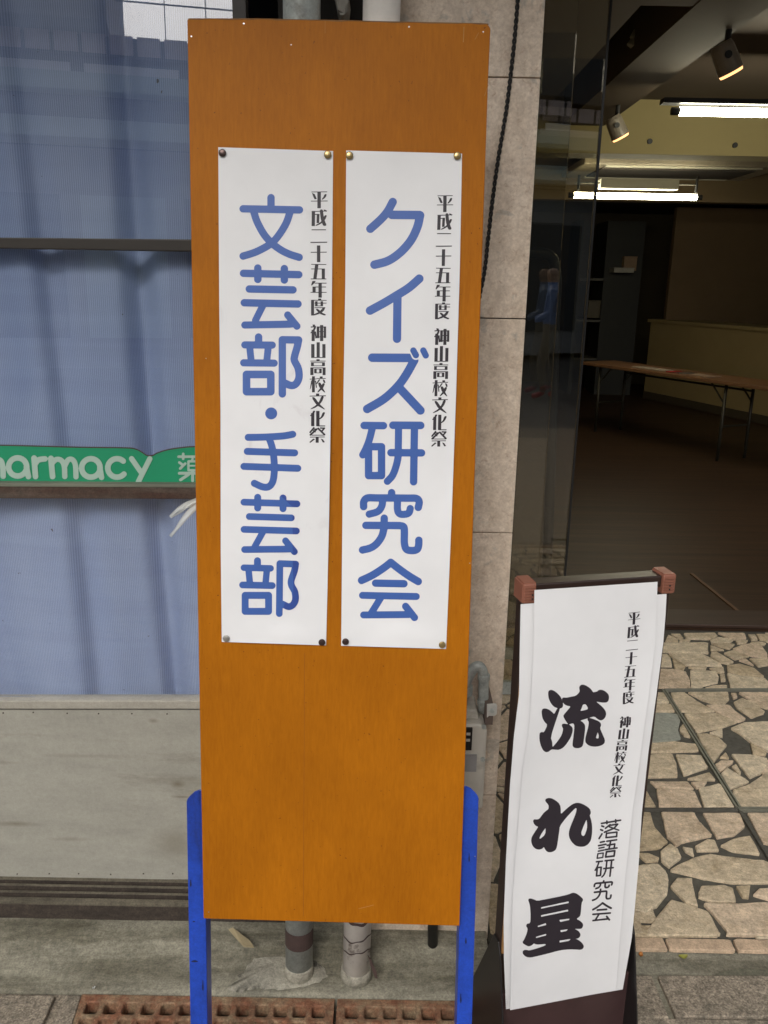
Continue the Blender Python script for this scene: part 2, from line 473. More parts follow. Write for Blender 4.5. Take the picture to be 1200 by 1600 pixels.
HOSHI = [('p', [(205,165),(215,145),(240,140),(290,155),(345,180),(500,150),(700,110),(830,80),(900,50),(950,60),(1010,100),(1055,145),(1058,170),(1035,200),(1020,390),(1000,425),(950,458),(1010,490),(1055,530),(1060,570),(1035,610),(980,612),(880,605),(950,625),(1000,660),(1020,705),(1005,745),(965,765),(920,765),(980,785),(1040,830),(1072,880),(1060,920),(1020,940),(960,935),(850,930),(700,945),(500,1000),(330,1040),(240,1060),(170,1050),(125,1010),(118,970),(140,945),(180,945),(215,955),(300,935),(480,875),(480,845),(380,855),(330,855),(290,835),(265,865),(220,885),(180,875),(110,830),(150,770),(185,680),(200,610),(172,570),(185,535),(240,528),(245,400),(235,260),(220,200)]),
 ('h', [(400,275),(838,180),(840,212),(400,302)]), ('h', [(402,398),(830,308),(830,342),(402,430)]), ('h', [(680,472),(855,450),(845,478),(705,510)]),
 ('h', [(350,565),(480,520),(490,555),(350,592)]), ('h', [(320,735),(485,688),(488,718),(322,762)]), ('h', [(703,632),(835,615),(800,650),(710,670)]), ('h', [(690,795),(880,765),(840,805),(692,832)])]

def circ(cx, cy, r, a0, a1, n=24):
    return [(cx + r * math.cos(math.radians(a0 + (a1 - a0) * k / n)), cy + r * math.sin(math.radians(a0 + (a1 - a0) * k / n))) for k in range(n + 1)]
PHARM = [('s', [(-190,85),(-190,250)],17), ('c', [(-185,88),(-135,95),(-112,130),(-135,165),(-185,172)],17), ('s', [(-62,80),(-60,250)],17),
 ('c', [(-58,180),(-40,150),(-15,145),(8,160),(17,200),(19,248)],17),
 ('s', circ(107,192,55,0,360),17), ('s', [(160,192),(172,250)],17), ('s', [(206,138),(215,250)],17), ('c', [(212,175),(232,150),(272,143)],17),
 ('s', [(308,140),(318,250)],17), ('c', [(314,170),(340,147),(370,152),(388,185),(392,250)],16), ('c', [(392,185),(412,150),(438,148),(456,180),(460,252)],16),
 ('s', circ(550,198,56,0,360),17), ('s', [(604,198),(614,255)],17), ('s', circ(708,198,56,-48,-318),17),
 ('s', [(796,142),(852,222)],16), ('s', [(906,143),(836,283)],16)]
KUSURI = [('s', [(1080,130),(1245,130)],8), ('s', [(1108,113),(1108,143)],8), ('s', [(1215,113),(1215,143)],8), ('s', rect(1140,158,1190,212),7), ('s', [(1140,185),(1190,185)],5),
 ('s', [(1165,143),(1160,158)],7), ('s', [(1085,165),(1108,182)],8), ('s', [(1120,172),(1090,202)],8), ('s', [(1240,165),(1215,182)],8), ('s', [(1208,180),(1238,202)],8),
 ('s', [(1085,230),(1245,230)],9), ('s', [(1165,218),(1165,275)],9), ('s', [(1140,238),(1092,270)],9), ('s', [(1190,238),(1236,270)],9)]

# crazy paving, traced stone by stone: crop A origin (980,960) scale 5.455, crop B origin (980,1220) scale 4.21
STONES_A = [
[(370,160),(450,160),(480,200),(440,205)],[(480,155),(745,152),(770,180),(700,208),(500,200)],[(770,152),(1000,155),(1015,200),(910,212),(850,195)],
[(1030,165),(1090,165),(1115,212),(1060,215)],[(1100,165),(1230,165),(1230,228),(1125,210)],[(325,225),(350,170),(430,205),(435,228)],[(450,205),(540,215),(525,228),(445,228)],
[(710,212),(780,188),(850,200),(905,215),(870,235),(715,230)],[(925,220),(1030,218),(1010,245),(940,245)],[(1050,232),(1125,225),(1185,240),(1170,258),(1080,245)],
[(200,238),(690,235),(692,330),(600,318),(200,315)],[(710,240),(860,238),(920,250),(870,290),(790,270)],[(710,258),(830,300),(712,300)],
[(900,290),(980,255),(1060,240),(1150,265),(1195,330),(1195,365),(1060,350),(960,315)],[(350,330),(620,325),(700,360),(800,415),(810,435),(560,425),(500,430),(380,355)],
[(710,355),(715,315),(760,312),(910,400),(870,420),(800,405)],[(820,325),(900,300),(1045,350),(920,380)],[(250,335),(340,335),(365,360),(385,440),(250,435)],[(385,370),(500,435),(480,470),(405,450)],
[(950,385),(1010,372),(1080,430)],[(1040,370),(1230,372),(1230,420),(1120,440)],[(200,455),(400,460),(500,480),(535,560),(535,620),(200,620)],
[(535,475),(580,465),(760,480),(780,530),(775,575),(660,600),(630,625),(545,625)],[(520,445),(680,435),(670,462),(560,460)],[(700,450),(820,440),(830,490),(790,495),(740,475)],
[(850,430),(960,415),(1080,450),(1170,525),(1000,510),(855,480)],[(850,495),(1000,520),(1170,535),(1230,590),(1230,630),(885,630)],[(790,510),(830,505),(840,560),(800,565)],[(660,622),(740,597),(850,597),(855,628)],
[(370,660),(490,658),(600,735),(750,820),(600,830),(460,820),(400,740)],[(520,660),(860,658),(870,720),(840,750),(740,755),(640,725)],[(885,665),(930,665),(940,700),(905,715)],
[(945,660),(1230,660),(1230,810),(1060,730)],[(910,740),(980,705),(1060,745),(1175,820),(1160,840),(1060,875),(930,790)],[(670,765),(870,765),(925,820),(1015,885),(950,912),(800,850)],
[(480,840),(770,840),(870,880),(935,915),(800,960),(590,997)],[(880,965),(1000,915),(1230,910),(1230,1175),(1050,1080),(960,1010)],[(700,1000),(810,965),(815,1040)],
[(590,1010),(680,1010),(780,1045),(850,1110),(800,1170),(740,1260),(690,1190)],[(890,1185),(1060,1190),(1195,1220),(1185,1290),(1140,1350),(1045,1385),(960,1280)],
[(1050,1090),(1190,1170),(1180,1195),(1070,1180)],[(750,1275),(800,1240),(905,1240),(900,1260),(790,1335)],[(790,1215),(840,1170),(870,1220)],[(800,1350),(850,1300),(1000,1390),(1040,1420),(880,1480)],
[(890,1290),(930,1270),(970,1340),(960,1370)],[(200,660),(315,662),(360,745),(200,755)],[(200,765),(375,760),(405,820),(330,825),(200,830)],[(450,960),(480,930),(540,1040),(490,1030),(450,990)],
[(120,1100),(400,1075),(470,1085),(590,1100),(610,1160),(120,1170)],[(100,1190),(385,1185),(420,1270),(430,1380),(100,1380)],[(410,1190),(630,1195),(690,1300),(480,1370)],[(510,1395),(700,1340),(755,1405),(620,1405)],
[(545,1425),(680,1420),(650,1465),(590,1475)],[(1050,1440),(1195,1340),(1230,1340),(1230,1500),(900,1500)]]
STONES_B = [
[(150,0),(400,0),(440,50),(190,35)],[(195,45),(440,62),(490,172),(210,172)],[(470,45),(610,15),(705,172),(505,172)],[(690,70),(830,10),(960,-10),(960,170),(750,170)],
[(40,40),(128,60),(190,165),(40,170)],[(20,205),(150,200),(180,300),(270,400),(200,440),(20,450)],[(225,200),(440,205),(480,270),(560,355),(380,395),(325,420),(260,360)],
[(495,205),(740,205),(775,295),(700,355),(590,370),(550,300)],[(790,205),(960,205),(960,420),(890,400)],[(612,420),(700,375),(810,355),(875,478),(700,460)],[(445,425),(530,378),(575,385),(605,455),(460,455)],
[(365,430),(430,440),(440,490),(385,460)],[(220,460),(280,410),(330,440),(358,500),(275,565),(225,520)],[(60,470),(140,470),(210,500),(205,520),(125,528)],
[(40,560),(110,545),(200,540),(255,590),(275,650),(265,740),(200,820),(120,860),(20,850)],[(280,580),(450,495),(540,475),(720,500),(910,520),(960,550),(960,665),(680,665),(520,640)],
[(285,690),(330,635),(425,635),(440,720),(465,825),(380,790)],[(470,730),(490,685),(640,680),(695,700),(718,790),(560,790),(470,760)],[(715,690),(810,685),(800,765),(760,760)],
[(830,745),(870,705),(960,700),(960,785)],[(135,975),(290,775),(400,810),(530,855),(612,1000),(590,1015),(130,1015)],[(500,800),(720,805),(960,795),(960,1015),(655,1010),(650,970)],[(10,890),(80,890),(110,1000),(10,1010)]]

random.seed(7); rng = np.random.RandomState(7)
# ------------------------------------------------------------------ materials used in the place
M_ground = plain('ground_dark', (.035, .033, .03), .95, .3, 30)
M_street = plain('street_asphalt', (.09, .088, .085), .9, .25, 60, bmp=.4)
M_slab = plain('pavement_granite', (.255, .215, .165), .85, .45, 190, bmp=.5, dirt=(.11, .10, .075), dscale=9, grit=.45)
M_gutter = plain('gutter_concrete', (.25, .235, .18), .85, .25, 26, (.28, 1.5, 1), bmp=.6, bscale=60, dirt=(.105, .095, .065), dscale=9, damt=(.42, .66), bd=.002, grit=.30)
M_rust = plain('rusty_iron', (.19, .080, .042), .8, .45, 45, bmp=.8, dirt=(.27, .20, .12), dscale=20, damt=(.42, .66), grit=.35, bd=.002)
M_mortar = plain('mortar', (.085, .08, .065), .95, .35, 60, bmp=.6)
M_patch = plain('cement_patch', (.31, .32, .27), .9, .15, 60, bmp=.3, grit=.15)
M_stones = []
for k, c in enumerate([(.56, .46, .32), (.63, .53, .38), (.60, .475, .34), (.51, .41, .27)]):
    M_stones.append(plain('paving_stone', c, .75, .3, 34 + 5 * k, bmp=1.0, dirt=(c[0]*.62, c[1]*.58, c[2]*.50), dscale=13, damt=(.50, .74), bscale=60, bd=.004, grit=.24))
M_stones.append(plain('pink_edge_tile', (.52, .385, .265), .75, .2, 30, bmp=.4, dirt=(.25, .2, .14), dscale=20, grit=.22))

def travertine():
    m, nt, b = new_mat('beige_limestone')
    v = coords(nt)
    a = ramp(nt, noise(nt, v, 14, 8, .7, .6), [(.3, (.64, .54, .43)), (.5, (.71, .61, .50)), (.7, (.78, .69, .58))])
    sp = ramp(nt, noise(nt, v, 75, 5, .7, .8), [(.55, G0), (.72, G1)])
    a = mixc(nt, sp, a, (.50, .37, .27))
    gy = ramp(nt, noise(nt, v, 22, 4, .6, .6), [(.60, G0), (.68, (.7, .7, .7))])
    a = mixc(nt, gy, a, (.42, .39, .34))
    sx = nt.nodes.new('ShaderNodeSeparateXYZ'); nt.links.new(v, sx.inputs[0])
    for s1_, a1_ in ((210, .13), (90, .11), (38, .12)):
        a = mixc(nt, 1.0, a, ramp(nt, noise(nt, v, s1_, 3, .6, .4), [(.35, (1 - a1_ * .8, 1 - a1_ * .95, 1 - a1_ * 1.1)), (.65, (1 + a1_ * .5,) * 3)]), 'MULTIPLY')
    # old water stains run down the slabs
    v2 = coords(nt, (22, 22, 1.6))
    st = ramp(nt, noise(nt, v2, 1, 4, .6, .5), [(.5, G0), (.75, (.22, .22, .22))])
    a = mixc(nt, st, a, (.30, .25, .20))
    nt.links.new(a, b.inputs['Base Color'])
    b.inputs['Roughness'].default_value = .45
    bump(nt, b, noise(nt, v, 80, 4), .15, .001)
    return m
M_lime = travertine()

def boardwood():
    m, nt, b = new_mat('orange_painted_plywood')
    v = coords(nt, (60, 60, 2.2))
    g = ramp(nt, noise(nt, v, 3.5, 6, .7), [(.3, (.375, .122, .004)), (.7, (.44, .150, .006))])
    v2 = coords(nt, (420, 420, 14))
    g2 = ramp(nt, noise(nt, v2, 1, 3, .6), [(.35, (.92, .91, .88)), (.65, G1)])
    g = mixc(nt, 1.0, g, g2, 'MULTIPLY')
    vb_ = coords(nt, (1, 1, .6))
    bl = ramp(nt, noise(nt, vb_, 7, 4, .6), [(.35, (.88, .86, .84)), (.7, (1.06, 1.06, 1.04))])
    g = mixc(nt, 1.0, g, bl, 'MULTIPLY')
    v3 = coords(nt)
    sp = ramp(nt, noise(nt, v3, 210, 2, .5), [(.72, G0), (.76, G1)])
    g = mixc(nt, sp, g, (.16, .05, .01))
    nt.links.new(g, b.inputs['Base Color'])
    b.inputs['Roughness'].default_value = .48
    b.inputs['Specular IOR Level'].default_value = .12
    bump(nt, b, noise(nt, v2, 1, 3), .12, .0006)
    return m
M_board = boardwood()
M_bare = plain('worn_plywood_edge', (.22, .11, .035), .8, .3, 80, bmp=.4)
M_blue = plain('blue_enamel', (.014, .060, .42), .32, .22, 12, (1, 1, .3), bmp=.15, grit=.14, dirt=(.012, .022, .12), dscale=11, damt=(.52, .70))
M_nail = plain('steel_nail', (.5, .48, .45), .35, .2, 200, metal=.8)

def paper(name, smudge=False):
    m, nt, b = new_mat(name)
    v = coords(nt)
    c = ramp(nt, noise(nt, v, 9, 3), [(.3, (.74, .745, .76)), (.7, (.79, .795, .81))])
    if smudge:
        s = ramp(nt, noise(nt, coords(nt, (1, 1, .6)), 16, 5, .65, .8), [(.60, G0), (.74, (.45, .45, .45))])
        c = mixc(nt, s, c, (.56, .52, .55))
    nt.links.new(c, b.inputs['Base Color'])
    b.inputs['Roughness'].default_value = .55
    b.inputs['Specular IOR Level'].default_value = .3
    bump(nt, b, noise(nt, coords(nt, (1, 1, .5)), 6, 2), .35, .006)
    return m
M_paper = paper('white_paper'); M_paper_s = paper('smudged_white_paper', True)
M_inkb = plain('blue_ink', (.045, .115, .39), .5, .05, 40, bmp=0)
M_inkd = plain('wet_blue_ink', (.03, .07, .30), .45, .05, 40, bmp=0)
M_ink = plain('black_ink', (.024, .019, .027), .5, .1, 40, bmp=0)
M_brown = plain('dark_brown_metal', (.030, .017, .013), .38, .2, 30, bmp=.05)
M_purple = plain('brown_base_metal', (.055, .030, .030), .4, .15, 20, bmp=.05)
M_blackm = plain('black_base_metal', (.014, .012, .012), .4, .2, 25, bmp=.05)
M_tan = plain('tan_wood_core', (.42, .22, .08), .6, .2, 40)
M_terra = plain('terracotta_plastic', (.25, .10, .065), .4, .12, 60, bmp=.05)
M_galv = plain('galvanised_pipe', (.38, .41, .39), .5, .25, 30, grit=.15, metal=.2, bmp=.2, dirt=(.12, .11, .09), dscale=14)
M_pvc = plain('white_painted_pipe', (.80, .765, .71), .6, .12, 25, bmp=.2, dirt=(.22, .18, .15), dscale=12, damt=(.58, .66))
M_tape = plain('brown_tape', (.07, .045, .04), .6, .3, 50)
M_black = plain('black_rubber', (.012, .012, .012), .5, .2, 50)
M_kick = plain('grey_weathered_panel', (.335, .325, .28), .6, .13, 9, (.5, 1, 2.2), grit=.07, bmp=.12, dirt=(.20, .18, .14), dscale=3.2, damt=(.6, .78))
M_sillm = plain('grey_painted_sill', (.36, .34, .29), .6, .15, 30, (.2, 1, 1), dirt=(.1, .085, .07), dscale=10, grit=.1)
M_bronze = plain('bronze_sash', (.040, .034, .028), .45, .25, 20, (.3, 1, 1))
M_railm = plain('dirty_track', (.125, .11, .08), .75, .35, 26, (.3, 1, 1), bmp=.5, dirt=(.035, .027, .02), dscale=9, grit=.3)
M_railw = plain('worn_wood_rail', (.095, .075, .058), .75, .4, 22, (.2, 1, 1.5), bmp=.4, dirt=(.06, .03, .02), dscale=8, damt=(.45, .6), grit=.3)
M_green = plain('green_film', (.015, .30, .145), .45, .06, 8, bmp=.05)
M_pale = plain('pale_film_letter', (.40, .55, .47), .5, .05, 20, bmp=0)
M_meter = plain('meter_casing', (.55, .53, .47), .5, .08, 20, bmp=.05, dirt=(.26, .24, .2), dscale=10)
M_winglass = glass('window_glass', (.985, .99, .995), 1.50, 0, .06, 2.5)
M_showglass = glass('show_window_glass', (.87, .85, .77), 1.52, 0, .0, 2.4)
M_floor = plain('dark_wood_floor', (.055, .028, .014), .5, .55, 10, (.2, 6, 1), spec=.3, bmp=.05, dirt=(.018, .010, .006), dscale=2.5, damt=(.4, .7))
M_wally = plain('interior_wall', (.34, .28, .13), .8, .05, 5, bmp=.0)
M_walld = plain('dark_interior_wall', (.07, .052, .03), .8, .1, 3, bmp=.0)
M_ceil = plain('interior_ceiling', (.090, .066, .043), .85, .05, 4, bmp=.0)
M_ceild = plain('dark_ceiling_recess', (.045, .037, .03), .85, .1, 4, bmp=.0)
M_counter = plain('counter_front', (.36, .27, .13), .6, .06, 4, bmp=.0)
M_table = plain('table_top', (.20, .10, .05), .35, .2, 20, (.3, 1, 1), bmp=.0)
M_leg = plain('table_leg_metal', (.07, .065, .05), .4, .1, 20, metal=.5, bmp=0)
M_tube = emit('fluorescent_tube', (1.0, .94, .70), 40)
M_warm = emit('halogen_glow', (1.0, .50, .20), 1.7)
M_fix = plain('lamp_fixture', (.48, .46, .36), .5, .05, 20, bmp=0)
M_spot = plain('spotlight_body', (.22, .19, .15), .4, .1, 20, bmp=0)

def curtain_mat():
    m, nt, b = new_mat('blue_ribbed_curtain')
    v = coords(nt)
    c = ramp(nt, noise(nt, coords(nt, (1, 1, .35)), 5, 4, .55, .4), [(.3, (.36, .46, .70)), (.7, (.48, .575, .79))])
    w = nt.nodes.new('ShaderNodeTexWave'); w.wave_type = 'BANDS'; w.bands_direction = 'X'
    w.inputs['Scale'].default_value = 76; w.inputs['Distortion'].default_value = .15
    nt.links.new(coords(nt, (1, 1, 1), 'UV'), w.inputs['Vector'])
    rb = ramp(nt, w.outputs[1], [(.2, (.72, .74, .78)), (.8, (1.0, 1.0, 1.0))])
    c = mixc(nt, 1.0, c, rb, 'MULTIPLY')
    h2 = ramp(nt, noise(nt, coords(nt, (.25, 1, 6)), 4, 3, .5, .3), [(.4, (.93, .93, .95)), (.6, G1)])
    c = mixc(nt, 1.0, c, h2, 'MULTIPLY')
    sp = ramp(nt, noise(nt, v, 75, 2, .5), [(.765, G0), (.785, G1)])
    c = mixc(nt, sp, c, (.08, .07, .09))
    nt.links.new(c, b.inputs['Base Color'])
    b.inputs['Roughness'].default_value = .6
    return m
M_curtain = curtain_mat()

# ------------------------------------------------------------------ the setting: ground, pavement, gutter, porch
XL = G(130, 1558)[0]; GX1 = G(960, 1570)[0]; GY = G(300, 1557)[1]
struct(MB().box(-60, 60, -60, 60, -.12, -.10).obj('ground', M_ground))
p = MB()
p.box(-6, 6, -2.6, 1.00, -.09, 0)                       # in front of the drain
p.box(-6, XL - .02, 1.0, GY + .004, -.09, -.006)
p.box(GX1, 6, 1.0, G(1100, 1592)[1], -.09, 0)
struct(p.obj('pavement', M_slab, bevel=.002))
# pavement pieces with joints right of the drain (visible bottom right)
p = MB()
a, b_, c_, d_ = G(1000, 1528), G(1018, 1526), G(1045, 1592), G(1000, 1592)
g0, g1, g2, g3 = G(1027, 1526), G(1300, 1526), G(1330, 1590), G(1056, 1590)
l0, l1, l2, l3 = G(-300, 1557), G(86, 1557), G(66, 1604), G(-320, 1604)
n0_, n1_, n2_, n3_ = G(101, 1557), G(127, 1557), G(112, 1604), G(84, 1604)
for q in ([l0, l1, l2, l3], [n0_, n1_, n2_, n3_], [(a.x - .2, a.y, 0), (b_.x, b_.y, 0), (c_.x, c_.y, 0), (d_.x - .2, d_.y, 0)], [tuple(g0), tuple(g1), tuple(g2), tuple(g3)]):
    q = [Vector(t) for t in q]
    p.hexa([t + Vector((0, 0, -.05)) for t in q[::-1]], [t + Vector((0, 0, .004)) for t in q[::-1]])
struct(p.obj('pavement', M_slab, bevel=.0025))
struct(MB().box(-7, 7, -11, -2.6, -.09, -.012).obj('road', M_street))

def profile_x(prof, x0, x1):      # prof: list of (y,z) extruded along x
    n = len(prof)
    v = [(x0, y, z) for y, z in prof] + [(x1, y, z) for y, z in prof]
    f = [(i, i + 1, n + i + 1, n + i) for i in range(n - 1)]
    return v, f
def bumpy_sheet(name, prof, x0, x1, m, nx=160, amp=.002, seed=0):
    r = np.random.RandomState(seed)
    n = len(prof); V = []; Fc = []
    ph = r.rand(8) * 6.28
    for i in range(nx + 1):
        x = x0 + (x1 - x0) * i / nx
        for j, (y, z) in enumerate(prof):
            d = amp * (math.sin(x * 9 + ph[0] + j) + .6 * math.sin(x * 23 + ph[1] + 2 * j) + .4 * math.sin(x * 57 + j * 1.7))
            V.append((x, y + (d * .7 if 0 < j < n - 1 else 0), z + (d if 0 < j < n - 1 else 0)))
    for i in range(nx):
        for j in range(n - 1):
            Fc.append((i * n + j, (i + 1) * n + j, (i + 1) * n + j + 1, i * n + j + 1))
    return mesh_obj(name, V, Fc, m, smooth=True)
struct(bumpy_sheet('gutter', [(GY + .004, -.09), (GY + .006, -.001), (GY + .02, .002), (GY + .05, .004), (1.53, .008), (1.552, .017), (1.562, .022), (1.60, .024), (1.64, .024)], -2.5, .255, M_gutter, 220, .0016))
struct(bumpy_sheet('gutter', [(1.36, -.012), (1.46, -.006), (1.50, -.004), (1.54, -.002), (1.58, .000), (1.60, -.001), (1.605, -.05)], .2553, 6, M_gutter, 220, .0009, 3))
wp = [G(x, y, .001) for x, y in [(1098, 1538), (1108, 1529), (1125, 1520), (1150, 1514), (1180, 1515), (1260, 1517), (1260, 1541), (1180, 1541)]]
struct(MB().hexa([q - Vector((0, 0, .004)) for q in wp[::-1]], [q + Vector((0, 0, .0008)) for q in wp[::-1]]).obj('gutter_patch', plain('dark_gutter_patch', (.13, .125, .09), .8, .2, 40, grit=.3, bmp=.4)))
# broken cement collar round the pipe feet
cl = [G(x, y, .004) for x, y in [(352, 1545), (378, 1522), (392, 1500), (402, 1488), (428, 1474), (455, 1470), (500, 1498), (516, 1520), (500, 1536), (440, 1548), (400, 1543), (372, 1552)]]
cl = [Vector(q) for q in chaikin(chaikin(cl))]; cl = [q + Vector((.004 * math.sin(i * 2.3), .003 * math.sin(i * 3.7), 0)) for i, q in enumerate(cl)]
nc = len(cl); ctr = sum(cl, Vector()) / nc
V = [tuple(v) for v in cl] + [tuple(v.lerp(ctr, .12) + Vector((0, 0, .004))) for v in cl] + [tuple(ctr + Vector((0, .01, .008)))]
Fc = [(i, (i + 1) % nc, nc + (i + 1) % nc, nc + i) for i in range(nc)] + [(nc + i, nc + (i + 1) % nc, 2 * nc) for i in range(nc)]
M_collar = plain('cracked_cement', (.33, .31, .25), .9, .18, 40, grit=.25, bmp=.8, dirt=(.08, .075, .06), dscale=14, damt=(.57, .66), bscale=90, bd=.003)
struct(mesh_obj('cement_patch', V, Fc, M_collar, smooth=True))

# crazy paving: mortar bed, traced stones in view, generated ones outside it
PZ = .012
struct(MB().box(.26, 3.4, 1.59, 3.44, -.09, PZ - .008).obj('porch_bed', M_mortar))
V, Fc, FM = [], [], []
def stone(poly, top, mi, inset=.004):
    poly = [Vector((q[0], q[1], 0)) for q in poly]
    if sum(poly[i].x * poly[(i + 1) % len(poly)].y - poly[(i + 1) % len(poly)].x * poly[i].y for i in range(len(poly))) < 0: poly.reverse()
    c = sum(poly, Vector()) / len(poly)
    # round the corners
    P = []
    for i in range(len(poly)):
        a, b2 = poly[i], poly[(i + 1) % len(poly)]
        P += [a.lerp(b2, .045), a.lerp(b2, .36), a.lerp(b2, .64), a.lerp(b2, .955)]
    P = [q + Vector((random.uniform(-1, 1), random.uniform(-1, 1), 0)) * min(.0022, .02 * (q - c).length) for q in P]
    n0 = len(V); n = len(P)
    for q in P: V.append((q.x, q.y, top - .009))
    for q in P: V.append((q.x, q.y, top - .0015))
    for q in P:
        d = (c - q); L = d.length
        V.append((*(q + d * min(.3, inset / max(L, .001)))[:2], top + random.uniform(-.0003, .0003)))
    for k in range(n):
        k2 = (k + 1) % n
        Fc.append((n0 + k, n0 + k2, n0 + n + k2, n0 + n + k)); FM.append(mi)
        Fc.append((n0 + n + k, n0 + n + k2, n0 + 2 * n + k2, n0 + 2 * n + k)); FM.append(mi)
    Fc.append(tuple(n0 + 2 * n + k for k in range(n))); FM.append(mi)
for L, (ox, oy, s) in ((STONES_A, (980, 960, 5.455)), (STONES_B, (980, 1220, 4.21))):
    for q in L:
        stone([G(ox + x / s, oy + y / s, PZ) for x, y in q], PZ + random.uniform(-.001, .001), random.choice([0, 0, 1, 1, 2, 3]))
ex0, ex1 = G(1000, 1465, PZ), G(1000, 1484, PZ)
y0e, y1e = ex1.y, ex0.y
seeds = [(random.uniform(.2, 3.5), random.uniform(y1e - .05, 3.5)) for _ in range(330)]
def clipH(P, a, b2):   # keep the side nearer a than b, minus a joint
    mx = ((a[0] + b2[0]) / 2, (a[1] + b2[1]) / 2); n = (b2[0] - a[0], b2[1] - a[1]); L = math.hypot(*n)
    out = []; f = lambda q: (q[0] - mx[0]) * n[0] / L + (q[1] - mx[1]) * n[1] / L + .006
    for i in range(len(P)):
        p_, q_ = P[i], P[(i + 1) % len(P)]; dp, dq = f(p_), f(q_)
        if dp <= 0: out.append(p_)
        if (dp < 0) != (dq < 0) and dp != dq:
            t = dp / (dp - dq); out.append((p_[0] + (q_[0] - p_[0]) * t, p_[1] + (q_[1] - p_[1]) * t))
    return out
for i, a in enumerate(seeds):
    px, py = project((a[0], a[1], PZ))
    if 1002 < px < 1208: continue
    P = [(.27, y1e + .006), (3.38, y1e + .006), (3.38, 3.42), (.27, 3.42)]
    for j, b2 in enumerate(seeds):
        if j != i and math.hypot(a[0] - b2[0], a[1] - b2[1]) < .8: P = clipH(P, a, b2)
        if len(P) < 3: break
    if len(P) >= 3: stone(P, PZ - .0018, random.choice([0, 1, 2, 3]))
# edging tiles along the front of the porch
xs_e = [.27, .42, G(989, 1475, PZ).x, G(1041, 1475, PZ).x, G(1146, 1475, PZ).x, 1.02, 1.2, 1.38, 1.56, 1.75, 1.93, 2.1, 2.3, 2.48, 2.66, 2.85, 3.0, 3.2, 3.38]
for x0, x1 in zip(xs_e[:-1], xs_e[1:]):
    stone([(x0 + .003, y0e), (x1 - .003, y0e), (x1 - .003, y1e - .002), (x0 + .003, y1e - .002)], PZ + .003, 4, .0025)
po = mesh_obj('porch_paving', V, Fc, None, mats=M_stones, fm=FM)
struct(po)
# cement patch and the metal joint strips in the porch floor
cp = [G(980 + x / 5.455, 960 + y / 5.455, PZ) for x, y in [(180, 842), (330, 838), (425, 850), (452, 905), (432, 985), (455, 1055), (380, 1070), (120, 1092)]]
struct(MB().hexa([q + Vector((0, 0, -.007)) for q in cp[::-1]], [q + Vector((0, 0, .0005)) for q in cp[::-1]]).obj('cement_patch', M_patch))
sm = MB()
def strip(p0, p1, w=.0085, z=PZ):
    a, b2 = G(*p0, z), G(*p1, z); d = (b2 - a).normalized(); n = Vector((-d.y, d.x, 0)) * w
    for s_ in (-.62, .62):
        q = [a + n * (s_ - .33), b2 + n * (s_ - .33), b2 + n * (s_ + .33), a + n * (s_ + .33)]
        sm.hexa([v + Vector((0, 0, -.006)) for v in q], [v + Vector((0, 0, .0035)) for v in q])
strip((1037, 1077), (1154, 1262)); strip((1154, 1264.5), (1300, 1264)); strip((1041, 1078), (1290, 1077), .006)
struct(sm.obj('joint_strip', plain('dull_metal_strip', (.22, .22, .18), .5, .2, 60, metal=.4)))
dm = MB()
def dstrip(p0, p1, w):
    a, b2 = G(*p0, PZ), G(*p1, PZ); d = (b2 - a).normalized(); n = Vector((-d.y, d.x, 0)) * w
    q = [a - n, b2 - n, b2 + n, a + n]
    dm.hexa([v + Vector((0, 0, -.006)) for v in q], [v + Vector((0, 0, .0022)) for v in q])
dstrip((1005, 1264.5), (1152, 1264.5), .005); dstrip((1157, 1268), (1205, 1345), .005)
struct(dm.obj('joint_groove', M_mortar))

# ------------------------------------------------------------------ drain gratings
def grate(x0, x1, label):
    t = .028
    nx = max(1, int(round((x1 - x0 - .02) / .0415)))
    y0, y1 = GY - .347, GY
    b3 = MB(); m_ = .012
    px_ = (x1 - x0 - 2 * m_) / nx; ny = 8; py_ = (y1 - y0 - 2 * m_) / ny; br = .0118
    hx, hy = (px_ - br) / 2, (py_ - br) / 2; cfr = .0022
    mp = -.0
    for i in range(nx):
        for j in range(ny):
            cx_, cy_ = x0 + m_ + (i + .5) * px_, y0 + m_ + (j + .5) * py_
            def sq(a_, b5, z_, k=.0):
                c_ = .28 * min(a_, b5) if k else 0
                return [(cx_ + sx_ * (a_ - (c_ if m5 else 0)), cy_ + sy_ * (b5 - (0 if m5 else c_)), z_) for sx_, sy_, m5 in
                        ((-1, -1, 0), (-1, -1, 1), (1, -1, 1), (1, -1, 0), (1, 1, 0), (1, 1, 1), (-1, 1, 1), (-1, 1, 0))]
            L_ = [sq(px_ / 2, py_ / 2, 0), sq(hx + cfr, hy + cfr, -.0002, 1), sq(hx, hy, -.0022, 1), sq(hx - .0012, hy - .0012, -t, 1)]
            n_ = len(b3.v); V_ = sum(L_, []); F_ = []
            for l in range(3):
                for k in range(8): F_.append((8 * l + k, 8 * l + (k + 1) % 8, 8 * l + 8 + (k + 1) % 8, 8 * l + 8 + k))
            b3.add(V_, F_)
    b3.box(x0, x1, y0, y0 + m_, -t, .0006); b3.box(x0, x1, y1 - m_, y1, -t, .0006)
    b3.box(x0, x0 + m_, y0 + m_, y1 - m_, -t, .0006); b3.box(x1 - m_, x1, y0 + m_, y1 - m_, -t, .0006)
    o = b3.obj('drain_grating', M_rust)
    tag(o, label, 'drain grating', 'rusty gratings laid along the gutter')
gx = G(524, 1575).x
grate(XL - .005, gx - .003, 'rusty iron drain grating with square holes at the foot of the left blue leg')
grate(gx + .003, GX1 - .004, 'rusty iron drain grating with square holes under the white pipe, running to the small sign')
